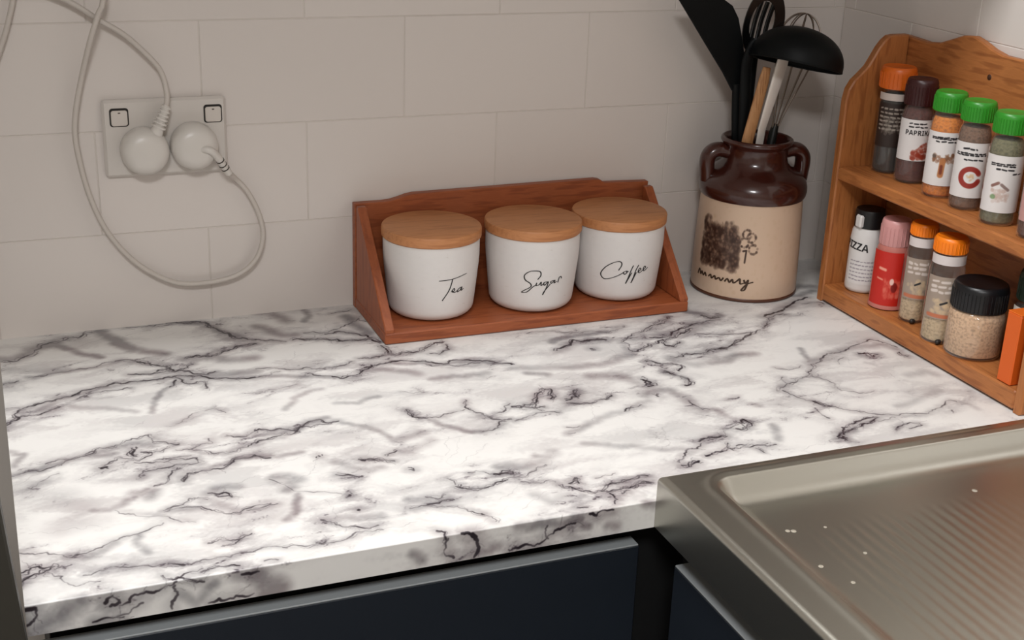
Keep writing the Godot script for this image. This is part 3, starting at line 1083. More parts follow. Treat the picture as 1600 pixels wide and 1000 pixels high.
# ---------------------------------------------------------------- spice rack
func spice_rack() -> void:
	var o := thing("spice_rack", "two-tier honey-coloured wooden spice rack with scalloped top, standing against the right wall", "rack", P(0, 0.0005, 0))
	var dk := Color(0.55, 0.32, 0.165)
	var lt := Color(0.695, 0.44, 0.24)
	var wz := wood(dk, lt, 2)
	var wy := wood(dk, lt, 1)
	var fz := func(a: float, b: float, h: float) -> Vector3: return Vector3(a, b, h)
	var fx := func(a: float, b: float, h: float) -> Vector3: return Vector3(h, b, a)
	var z0 := 0.153
	var z1 := 0.553
	var side := PackedVector2Array([Vector2(0.449, 0), Vector2(0.535, 0), Vector2(0.535, 0.357), Vector2(0.512, 0.357)])
	for q in [Vector2(0.504, 0.3555), Vector2(0.497, 0.350), Vector2(0.490, 0.341), Vector2(0.4835, 0.329), Vector2(0.477, 0.318), Vector2(0.468, 0.309), Vector2(0.458, 0.300), Vector2(0.4515, 0.289), Vector2(0.449, 0.275)]:
		side.append(q)
	for z in [z0, z1 - 0.013]:
		var b := MB.new()
		b.prism(side, z, z + 0.013, fz, 0.0018)
		part(o, "side_board", b, wy)
	var prof := PackedVector2Array([Vector2(z0, 0.0), Vector2(z1, 0.0)])
	var half := [Vector2(0.0, 0.355), Vector2(0.045, 0.353), Vector2(0.07, 0.356), Vector2(0.092, 0.364), Vector2(0.112, 0.3715), Vector2(0.130, 0.3735), Vector2(0.145, 0.370), Vector2(0.165, 0.3635), Vector2(0.185, 0.3595)]
	for i in half.size():
		prof.append(Vector2(z1 - half[i].x, half[i].y))
	for i in half.size():
		var q: Vector2 = half[half.size() - 1 - i]
		prof.append(Vector2(z0 + q.x, q.y))
	var b := MB.new()
	b.prism(prof, 0.5355, 0.547, fx, 0.0018)
	var back := part(o, "back_board", b, wz)
	b = MB.new()
	b.lathe([Vector2(0.0036, 0.0), Vector2(0.003, 0.0006), Vector2(0.0, 0.0008)], 14)
	var kn := part(back, "knot", b, plain(Color(0.25, 0.13, 0.06), 0.6), "small dark knot in the wood")
	kn.rotation.z = PI / 2
	kn.position = Vector3(0.5354, 0.331, 0.322)
	for q in [[0.171, 0.0165], [0.002, 0.023]]:
		b = MB.new()
		b.box(Vector3(0.492, q[0] + q[1] / 2, (z0 + z1) / 2), Vector3(0.086, q[1], z1 - z0 - 0.0265), 0.002)
		part(o, "shelf", b, wz)


func spans(prof: Array, y: float) -> float:
	for i in prof.size() - 1:
		if y <= prof[i + 1].y:
			return lerpf(prof[i].x, prof[i + 1].x, inverse_lerp(prof[i].y, prof[i + 1].y, y))
	return prof[-1].x


# a paper label wrapped round a jar: picture on a cylinder sector
func wrap_label(o: Node3D, called: String, r: float, y0: float, y1: float, mid: float, half: float, mat: Material, label := "") -> MeshInstance3D:
	var b := MB.new()
	b.surf(20, 1, func(u: float, w: float) -> Vector3:
		var g: float = mid + lerpf(-half, half, u)
		return Vector3(sin(g) * r, lerpf(y1, y0, w), cos(g) * r), -1.0)
	return part(o, called, b, mat, label)


func paper(im: Image) -> StandardMaterial3D:
	var m := StandardMaterial3D.new()
	m.albedo_texture = ImageTexture.create_from_image(im)
	m.roughness = 0.45
	m.texture_repeat = false
	return m


# small unreadable print: rows of dashes
func dashes(im: Image, y: float, x0: float, x1: float, r: float, c: Color) -> void:
	var x := x0
	while x < x1:
		var l := rng.randf_range(2.0, 5.0) * r
		line(im, Vector2(x, y + rng.randf_range(-0.3, 0.3)), Vector2(minf(x + l, x1), y + rng.randf_range(-r, r) * 0.6), r * rng.randf_range(0.6, 1.0), c, 1.2)
		x += l + r * rng.randf_range(1.6, 2.6)


# readable lettering bent round a turned surface
func bent_text(o: Node3D, text: String, r: float, mid: float, y: float, size: float, c: Color, turn := 0.0) -> void:
	var tm := TextMesh.new()
	var f := SystemFont.new()
	f.font_names = PackedStringArray(["Droid Sans"])
	f.font_weight = 700
	tm.font = f
	tm.text = text
	tm.font_size = 48
	tm.pixel_size = size / 36.0
	tm.depth = 0.0
	tm.curve_step = 2.0
	var a := tm.get_mesh_arrays()
	var vs: PackedVector3Array = a[Mesh.ARRAY_VERTEX]
	var ix: PackedInt32Array = a[Mesh.ARRAY_INDEX]
	var b := MB.new()
	for i in range(0, ix.size(), 3):
		var q := []
		for k in 3:
			var p := vs[ix[i + k]].rotated(Vector3.BACK, turn)
			var g := mid + p.x / r
			q.append([Vector3(sin(g) * (r + 0.0003), y + p.y, cos(g) * (r + 0.0003)), Vector3(sin(g), 0, cos(g))])
		b.tri(q[0][0], q[1][0], q[2][0], q[0][1], q[1][1], q[2][1])
	part(o, "lettering", b, plain(c, 0.6), "printed word %s" % text)


func knurled_cap(o: Node3D, r: float, y0: float, y1: float, c: Color, label: String, ridges := 0) -> void:
	var b := MB.new()
	var h := y1 - y0
	b.lathe([Vector2(r * 0.8, y0), Vector2(r * 0.985, y0), Vector2(r, y0 + 0.001), Vector2(r, y0 + h * 0.72), Vector2(r * 0.985, y0 + h * 0.86), Vector2(r * 0.93, y1 - 0.0008), Vector2(r * 0.88, y1), Vector2(r * 0.8, y1 - 0.0006), Vector2(0, y1 - 0.0006)], 40, Vector3.ZERO, 0.7)
	for k in ridges:
		var g := TAU * k / ridges
		b.tube([Vector3(sin(g) * r, y0 + 0.001, cos(g) * r), Vector3(sin(g) * r, y0 + h * 0.74, cos(g) * r)], 0.0006, 5)
	part(o, "cap", b, plain(c, 0.38), label)


# clear jar: contents, glass, neck
func jar_body(o: Node3D, r: float, h: float, neck: float, fill: Color, fill_to: float, grainy := true) -> Array:
	var pr := [Vector2(0, 0.0), Vector2(r * 0.86, 0.0), Vector2(r * 0.97, 0.0016), Vector2(r, 0.005), Vector2(r, h * 0.74), Vector2(r * 0.985, h * 0.80), Vector2(r * 0.92, h * 0.87), Vector2(r * 0.80, h * 0.925), Vector2(neck, h * 0.955), Vector2(neck, h)]
	var b := MB.new()
	b.lathe(pr, 40, Vector3.ZERO, 0.55)
	part(o, "glass_body", b, glass(Color(0.9, 0.92, 0.9), 0.045))
	var ins := []
	for q in pr:
		if q.y <= h * fill_to:
			ins.append(Vector2(maxf(0.0, q.x - 0.0016), q.y + (0.0022 if q.y < 0.004 else 0.0)))
	ins.append(Vector2(spans(pr, h * fill_to) - 0.0018, h * fill_to))
	ins.append(Vector2(0, h * fill_to + 0.001))
	b = MB.new()
	b.lathe(ins, 32, Vector3.ZERO, 0.55)
	var m: StandardMaterial3D = plain(fill, 0.8)
	if grainy:
		m = StandardMaterial3D.new()
		m.albedo_texture = noise_tex("grain " + fill.to_html(), [fill.darkened(0.22), fill, fill.lightened(0.08)], [0.25, 0.5, 0.8], 0.05, 3, 256, 9)
		m.uv1_triplanar = true
		m.uv1_scale = Vector3(18, 18, 18)
		m.roughness = 0.85
	part(o, "contents", b, m)
	return pr


func upper_jars() -> void:
	rng.seed = 31
	var g := "spice jars on the upper shelf"
	var y := 0.1885
	var face := -0.62      # the way the labels look, towards the room
	var white := Color(0.83, 0.81, 0.80)
	var ink := Color(0.13, 0.12, 0.13)
	# 1 grinder with orange cap
	var o := thing("spice_grinder", "dark pepper grinder with orange cap, leftmost on the upper shelf of the spice rack", "spice jar", P(0.499, y, 0.2), g)
	jar_body(o, 0.0195, 0.112, 0.016, Color(0.14, 0.085, 0.065), 0.9)
	knurled_cap(o, 0.0225, 0.109, 0.136, Color(0.85, 0.40, 0.10), "orange grinder cap", 28)
	wrap_label(o, "neck_band", 0.0199, 0.0945, 0.1035, face, 1.35, plain(Color(0.80, 0.75, 0.72), 0.5), "white paper band")
	var im := Image.create(96, 96, false, Image.FORMAT_RGB8)
	im.fill(Color(0.17, 0.12, 0.1))
	for i in 6:
		dashes(im, 12 + i * 9, 10, 86, 2.4, Color(0.62, 0.58, 0.54, 0.8))
	for i in 60:
		dab(im, rng.randf_range(20, 76), rng.randf_range(30, 66), rng.randf_range(2, 5), Color(0.55, 0.52, 0.48, 0.35), 2.0)
	wrap_label(o, "label", 0.0199, 0.035, 0.091, face, 1.2, paper(im), "dark label with pale print")
	# 2 paprika
	o = thing("spice_jar", "dark red paprika jar with maroon cap, second from left on the upper shelf", "spice jar", P(0.497, y, 0.251), g)
	jar_body(o, 0.0202, 0.1035, 0.016, Color(0.30, 0.09, 0.06), 0.93)
	knurled_cap(o, 0.0195, 0.098, 0.130, Color(0.20, 0.055, 0.06), "maroon cap", 30)
	im = Image.create(128, 128, false, Image.FORMAT_RGB8)
	im.fill(white)
	dashes(im, 12, 40, 96, 2.6, ink)
	dashes(im, 22, 40, 96, 2.6, ink)
	for i in 90:
		var q := Vector2(rng.randf_range(56, 100), rng.randf_range(70, 122))
		if q.y > 150 - q.x * 0.85:
			dab(im, q.x, q.y, rng.randf_range(3, 7), Color(0.55, 0.20, 0.13, 0.5), 2.5)
	wrap_label(o, "label", 0.0206, 0.030, 0.0815, face, 1.3, paper(im), "white label with red powder picture")
	bent_text(o, "PAPRIKA", 0.0207, face + 0.12, 0.0655, 0.0062, ink)
	# 3, 4, 5 green caps
	var looks := [
		[0.488, 0.3175, Color(0.80, 0.45, 0.08), "green-capped jar of orange-yellow spice on the upper shelf of the rack", 0],
		[0.485, 0.3715, Color(0.42, 0.29, 0.21), "green-capped spice jar with a dark red ring on its white label", 1],
		[0.478, 0.434, Color(0.40, 0.38, 0.26), "green-capped jar of dull green herbs, rightmost whole jar on the upper shelf", 2],
	]
	for L in looks:
		o = thing("spice_jar", L[3], "spice jar", P(L[0], y, L[1]), g)
		jar_body(o, 0.0198, 0.1085, 0.0165, L[2], 0.90)
		knurled_cap(o, 0.0193, 0.1045, 0.1275, Color(0.17, 0.52, 0.13), "bright green cap", 36)
		im = Image.create(128, 160, false, Image.FORMAT_RGB8)
		im.fill(white)
		if L[4] == 0:
			dashes(im, 16, 22, 106, 2.6, ink)
			dashes(im, 20, 22, 106, 2.2, ink)
			dashes(im, 28, 36, 92, 3.0, Color(ink, 0.7))
			for i in 50:
				dab(im, rng.randf_range(34, 92), 78 + rng.randf_range(-8, 8) - 6 * sin(i), rng.randf_range(3, 6), Color(0.50, 0.34, 0.24, 0.5), 2.0)
			line(im, Vector2(62, 84), Vector2(60, 128), 8.0, Color(0.66, 0.42, 0.25, 0.9), 3.0)
			line(im, Vector2(60, 100), Vector2(60, 122), 4.0, Color(0.45, 0.2, 0.12, 0.8), 2.0)
			dab(im, 36, 72, 6, Color(0.3, 0.27, 0.25, 0.7), 2.0)
		elif L[4] == 1:
			dashes(im, 18, 34, 70, 3.0, Color(ink, 0.7))
			dashes(im, 31, 14, 98, 2.4, ink)
			dashes(im, 36, 14, 98, 2.4, ink)
			dashes(im, 49, 40, 92, 2.4, ink)
			for i in 80:
				var a := TAU * (0.06 + 0.88 * i / 80.0)
				dab(im, 62 + 25 * cos(a), 100 + 25 * sin(a), 7.0, Color(0.55, 0.17, 0.14, 0.55), 2.5)
			for i in 14:
				dab(im, 62 + rng.randf_range(-9, 9), 100 + rng.randf_range(-9, 9), 3.0, Color(0.80, 0.66, 0.5, 0.6), 2.0)
		else:
			dashes(im, 23, 22, 86, 2.4, ink)
			dashes(im, 28, 22, 86, 2.4, ink)
			dashes(im, 38, 40, 84, 3.0, Color(ink, 0.8))
			dashes(im, 50, 84, 108, 2.5, Color(ink, 0.5))
			line(im, Vector2(34, 86), Vector2(50, 76), 4.0, Color(0.5, 0.36, 0.33, 0.8), 2.0)
			line(im, Vector2(58, 80), Vector2(76, 94), 4.0, Color(0.5, 0.42, 0.40, 0.8), 2.0)
			for i in 50:
				dab(im, rng.randf_range(34, 78), rng.randf_range(94, 130), rng.randf_range(3, 6), Color(0.72, 0.62, 0.58, 0.35), 2.0)
			dab(im, 40, 116, 7, Color(0.35, 0.5, 0.3, 0.7), 3.0)
		wrap_label(o, "label", 0.0202, 0.016, 0.081, face, 1.35, paper(im), ["white label with orange mushroom-like picture", "white label with dark red chilli ring", "white label with small herb picture"][L[4]])
	# 6 cut by the frame
	o = thing("spice_jar", "brown spice jar with pinkish label, last on the upper shelf, cut by the frame", "spice jar", P(0.480, y, 0.494), g)
	jar_body(o, 0.0198, 0.1085, 0.0165, Color(0.36, 0.2, 0.13), 0.9)
	knurled_cap(o, 0.0193, 0.1045, 0.1275, Color(0.17, 0.52, 0.13), "bright green cap", 36)
	wrap_label(o, "label", 0.0202, 0.02, 0.081, face, 1.35, plain(Color(0.72, 0.55, 0.53), 0.5), "pinkish label")


func lower_jars() -> void:
	rng.seed = 41
	var g := "jars and bottles on the lower shelf"
	var y := 0.0258
	var face := -0.62
	var ink := Color(0.1, 0.1, 0.11)
	# white shaker
	var o := thing("shaker_bottle", "white plastic seasoning shaker with black cap, leftmost on the lower shelf", "spice bottle", P(0.4865, y, 0.1975), g)
	var b := MB.new()
	b.lathe([Vector2(0, 0), Vector2(0.019, 0), Vector2(0.0215, 0.002), Vector2(0.0222, 0.006), Vector2(0.0218, 0.07), Vector2(0.0205, 0.082), Vector2(0.0178, 0.0885), Vector2(0.0165, 0.0935), Vector2(0.0, 0.094)], 44, Vector3.ZERO, 0.6)
	part(o, "body", b, plain(Color(0.84, 0.83, 0.82), 0.4))
	b = MB.new()
	b.lathe([Vector2(0.0165, 0.088), Vector2(0.0195, 0.088), Vector2(0.0195, 0.108), Vector2(0.0185, 0.1115), Vector2(0.0, 0.112)], 36, Vector3.ZERO, 0.7)
	part(o, "cap", b, plain(Color(0.06, 0.065, 0.07), 0.4), "black flip cap")
	b = MB.new()
	b.box(Vector3(-0.0175, 0.097, 0.004), Vector3(0.009, 0.017, 0.012), 0.002)
	part(o, "flap", b, plain(Color(0.84, 0.83, 0.82), 0.4), "white flap at the side of the cap")
	bent_text(o, "PIZZA", 0.0221, face - 0.72, 0.064, 0.0105, ink, -0.1)
	var im := Image.create(96, 64, false, Image.FORMAT_RGB8)
	im.fill(Color(0.84, 0.83, 0.82))
	for i in 6:
		dashes(im, 8 + i * 9, 8, 88, 1.6, Color(0.55, 0.52, 0.55, 0.55))
	wrap_label(o, "label", 0.0224, 0.012, 0.048, face, 1.1, paper(im), "fine grey print")
	# red and pink
	o = thing("spice_bottle", "red and pink seasoning bottle with pale pink cap, second from left on the lower shelf", "spice bottle", P(0.4795, y, 0.2625), g)
	b = MB.new()
	b.lathe([Vector2(0, 0), Vector2(0.021, 0), Vector2(0.0236, 0.0015), Vector2(0.0236, 0.004), Vector2(0.0226, 0.007), Vector2(0.0222, 0.055), Vector2(0.0205, 0.078), Vector2(0.0175, 0.0875), Vector2(0, 0.088)], 44, Vector3.ZERO, 0.6)
	part(o, "body", b, plain(Color(0.72, 0.44, 0.40), 0.35))
	im = Image.create(96, 96, false, Image.FORMAT_RGB8)
	im.fill(Color(0.73, 0.13, 0.09))
	for i in 60:
		dab(im, rng.randf_range(50, 96), rng.randf_range(50, 80), rng.randf_range(3, 6), Color(0.85, 0.45, 0.38, 0.3), 2.0)
	dab(im, 78, 62, 9, Color(0.45, 0.06, 0.05, 0.9), 2.0)
	dab(im, 70, 52, 6, Color(0.93, 0.8, 0.76, 0.9), 2.0)
	line(im, Vector2(30, 30), Vector2(50, 32), 2.5, Color(0.9, 0.6, 0.52, 0.8), 1.5)
	line(im, Vector2(26, 48), Vector2(44, 50), 1.6, Color(0.9, 0.6, 0.52, 0.5), 1.5)
	wrap_label(o, "label", 0.0229, 0.0065, 0.078, face - 0.35, 0.95, paper(im), "red label")
	knurled_cap(o, 0.0192, 0.084, 0.117, Color(0.78, 0.56, 0.55), "pale pink cap", 24)
	# two orange-capped grinders
	for q in [[0.4795, 0.3155, 0.0178, 0.0165, 0.128, "smaller orange-capped grinder with pale grains, third from left on the lower shelf"], [0.467, 0.381, 0.0212, 0.0198, 0.131, "larger orange-capped grinder with pale grains, beside the black-lidded jar on the lower shelf"]]:
		o = thing("spice_grinder", q[5], "spice jar", P(q[0], y, q[1]), g)
		var r: float = q[2]
		jar_body(o, r, 0.113, r * 0.82, Color(0.76, 0.66, 0.52), 0.52)
		knurled_cap(o, q[3], 0.1125, q[4], Color(0.95, 0.50, 0.07), "orange grinder cap", 30)
		wrap_label(o, "neck_band", r * 0.93, 0.099, 0.1105, face, 1.4, plain(Color(0.82, 0.78, 0.77), 0.5), "white paper band")
		im = Image.create(96, 96, false, Image.FORMAT_RGB8)
		im.fill(Color(0.60, 0.54, 0.49))
		for i in 3:
			dashes(im, 12 + i * 11, 14, 70, 3.6, Color(0.80, 0.75, 0.72, 0.85))
		for i in 30:
			dab(im, rng.randf_range(20, 70), rng.randf_range(50, 84), rng.randf_range(3, 7), Color(0.78, 0.68, 0.55, 0.5), 2.0)
		line(im, Vector2(40, 62), Vector2(54, 56), 2.0, ink, 1.5)
		line(im, Vector2(12, 88), Vector2(80, 90), 4.0, Color(0.72, 0.42, 0.3, 0.8), 3.0)
		wrap_label(o, "label", r + 0.0004, 0.032, 0.085, face, 1.15, paper(im), "greyish label with pale print")
		b = MB.new()
		b.box(Vector3(sin(face) * r * 0.985, 0.0035, cos(face) * r * 0.985), Vector3(0.008, 0.006, 0.006), 0.002)
		part(o, "foot_notch", b, plain(Color(0.12, 0.08, 0.06), 0.6))
	# wide jar with black lid
	o = thing("storage_jar", "wide jar of beige powder with a big black screw lid, on the lower shelf", "jar", P(0.478, y, 0.430), g)
	jar_body(o, 0.0335, 0.064, 0.029, Color(0.80, 0.655, 0.52), 0.9)
	knurled_cap(o, 0.0318, 0.058, 0.089, Color(0.045, 0.05, 0.065), "black screw lid", 44)
	# jar behind the packet
	o = thing("spice_jar", "glass jar with dark green cap, right of the black-lidded jar on the lower shelf", "spice jar", P(0.512, y, 0.481), g)
	jar_body(o, 0.0215, 0.085, 0.018, Color(0.52, 0.40, 0.29), 0.8)
	knurled_cap(o, 0.0205, 0.081, 0.116, Color(0.10, 0.17, 0.12), "dark green cap", 30)
	wrap_label(o, "neck_band", 0.0219, 0.066, 0.074, face, 1.5, plain(Color(0.78, 0.76, 0.72), 0.5), "white paper band")
	im = Image.create(64, 64, false, Image.FORMAT_RGB8)
	im.fill(Color(0.50, 0.41, 0.32))
	for i in 5:
		dab(im, 14 + rng.randf_range(-4, 4), 8 + i * 12, 5, Color(0.8, 0.76, 0.74, 0.9), 2.0)
	wrap_label(o, "label", 0.0219, 0.012, 0.062, face, 1.4, paper(im))
	# orange packet
	o = thing("spice_packet", "bright orange carton standing at the right end of the lower shelf, cut by the frame", "packet", P(0.470, y, 0.5265), g)
	o.position = P(0.4645, y, 0.5165)
	b = MB.new()
	b.box(Vector3(0, 0.0415, 0.0), Vector3(0.026, 0.083, 0.022), 0.0012)
	part(o, "carton", b, plain(Color(0.83, 0.36, 0.08), 0.5))
	b = MB.new()
	b.box(Vector3(0, 0.0835, 0.0), Vector3(0.0255, 0.0012, 0.0215), 0.0003)
	part(o, "flap", b, plain(Color(0.88, 0.42, 0.12), 0.5))


# ---------------------------------------------------------------- outlet, plugs, cables
func outlet() -> void:
	var white := plain(Color(0.80, 0.775, 0.75), 0.35)
	var o := thing("power_outlet", "white double power outlet with two rocker switches on the tiled wall", "power outlet", P(-0.389, 0.2365, 0.0))
	var b := MB.new()
	b.box(Vector3(0, 0, 0.0045), Vector3(0.142, 0.091, 0.0085), 0.003)
	part(o, "face_plate", b, white)
	for x in [-0.052, 0.0555]:
		b = MB.new()
		rounded(b, Vector3(x, 0.0255, 0.0086), 0.0108, 0.0108, 0.0035, 0.0006)
		var s := part(o, "switch_surround", b, plain(Color(0.13, 0.115, 0.10), 0.6), "dark gap round the switch")
		b = MB.new()
		rounded(b, Vector3(x, 0.0250, 0.0095), 0.0092, 0.0090, 0.0028, 0.0022)
		part(s, "rocker", b, plain(Color(0.80, 0.77, 0.74), 0.4))
		b = MB.new()
		b.box(Vector3(x, 0.0312, 0.0119), Vector3(0.0028, 0.0012, 0.0006), 0.0002)
		part(s, "mark", b, plain(Color(0.3, 0.25, 0.22), 0.6))
	# left plug: its lead climbs away to the upper left
	var body := [Vector2(0.0272, 0.0), Vector2(0.0278, 0.003), Vector2(0.0278, 0.012), Vector2(0.0265, 0.019), Vector2(0.0225, 0.0245), Vector2(0.015, 0.0275), Vector2(0, 0.0285)]
	var pale := plain(Color(0.82, 0.80, 0.775), 0.35)
	o = thing("power_plug", "white plug in the left socket, its lead climbing to the upper left", "plug", P(-0.4155, 0.2235, 0.0092), "plugs in the double outlet")
	b = MB.new()
	b.lathe(body, 40, Vector3.ZERO, 0.5)
	part(o, "body", b, pale).rotation.x = PI / 2
	b = MB.new()
	var p0 := Vector3(0.012, 0.018, 0.014)
	var p1 := Vector3(0.0275, 0.0535, 0.0135)
	b.tube([p0, p0.lerp(p1, 0.35), p1], [0.0085, 0.0062, 0.0042], 16)
	for k in 6:
		var q := p0.lerp(p1, 0.28 + 0.125 * k)
		b.tube([q, q + (p1 - p0).normalized() * 0.0022], 0.0088 - 0.0006 * k, 14)
	part(o, "strain_relief", b, pale, "ribbed white sleeve where the lead leaves the plug")
	b = MB.new()
	var off := o.position
	var way := [p1 - (p1 - p0) * 0.1, p1 + Vector3(0.001, 0.012, -0.001)]
	for q in [[-0.3905, 0.3115], [-0.4010, 0.3285], [-0.4288, 0.3568], [-0.4587, 0.3766], [-0.4845, 0.3945], [-0.53, 0.42], [-0.56, 0.47], [-0.565, 0.596]]:
		way.append(P(q[0], q[1], 0.016) - off)
	b.tube(catmull(way, 6), 0.0032, 12)
	part(o, "lead", b, plain(Color(0.765, 0.735, 0.705), 0.45))
	# right plug: its lead loops below and climbs at the left
	o = thing("power_plug", "white plug in the right socket, its lead hanging in a wide loop", "plug", P(-0.3585, 0.2265, 0.0092), "plugs in the double outlet")
	b = MB.new()
	b.lathe(body, 40, Vector3.ZERO, 0.5)
	part(o, "body", b, pale).rotation.x = PI / 2
	b = MB.new()
	var arc := catmull([Vector3(0.006, -0.001, 0.024), Vector3(0.015, -0.002, 0.0285), Vector3(0.024, -0.011, 0.024), Vector3(0.0325, -0.025, 0.018), Vector3(0.0385, -0.0345, 0.014)], 5)
	b.tube(arc, 0.0046, 14)
	part(o, "strain_relief", b, pale)
	for k in 3:
		b = MB.new()
		var q: Vector3 = arc[12 + k * 2]
		var d: Vector3 = (arc[13 + k * 2] - q).normalized()
		b.tube([q - d * 0.0006, q + d * 0.0006], 0.0051, 14)
		part(o, "dark_ring", b, plain(Color(0.22, 0.19, 0.16), 0.6), "dark groove round the sleeve")
	b = MB.new()
	off = o.position
	way = [arc[arc.size() - 2]]
	for q in [[-0.3085, 0.1795], [-0.2965, 0.1643], [-0.2834, 0.1348], [-0.2796, 0.1057], [-0.2893, 0.0773], [-0.3138, 0.0586], [-0.3535, 0.0523], [-0.3919, 0.0576], [-0.432, 0.0844], [-0.4626, 0.1247], [-0.4809, 0.1731], [-0.4907, 0.2308], [-0.4892, 0.2679], [-0.4788, 0.3114], [-0.4673, 0.3542], [-0.4569, 0.3823], [-0.4499, 0.4032], [-0.44, 0.5], [-0.437, 0.596]]:
		way.append(P(q[0], q[1], 0.0245 if q[1] > 0.33 and q[0] < -0.44 else 0.0125) - off)
	b.tube(catmull(way, 6), 0.0032, 12)
	part(o, "lead", b, plain(Color(0.765, 0.735, 0.705), 0.45))
	# third lead
	b = MB.new()
	way = []
	for q in [[-0.535, 0.596], [-0.5365, 0.45], [-0.5425, 0.4044], [-0.5522, 0.3702], [-0.5628, 0.3426], [-0.5714, 0.3218], [-0.583, 0.28], [-0.60, 0.2], [-0.63, 0.12], [-0.68, 0.06]]:
		way.append(P(q[0], q[1], 0.008))
	b.tube(catmull(way, 6), 0.003, 12)
	var c := part(self, "cable", b, plain(Color(0.765, 0.735, 0.705), 0.45))
	tag(c, "white cable at the far left of the tiled wall, running down from above", "cable")


# a plate with rounded corners facing +z
func rounded(b: MB, c: Vector3, hx: float, hy: float, r: float, th: float) -> void:
	var poly := PackedVector2Array()
	for k in 4:
		var s: Vector2 = [Vector2(1, 1), Vector2(-1, 1), Vector2(-1, -1), Vector2(1, -1)][k]
		for i in 6:
			var g := PI / 2 * (k + i / 5.0)
			poly.append(Vector2(c.x, c.y) + s * Vector2(hx - r, hy - r) + Vector2(cos(g), sin(g)) * r)
	b.prism(poly, c.z, c.z + th, func(a: float, bb: float, h: float) -> Vector3: return Vector3(a, bb, h), minf(0.0008, th * 0.3))


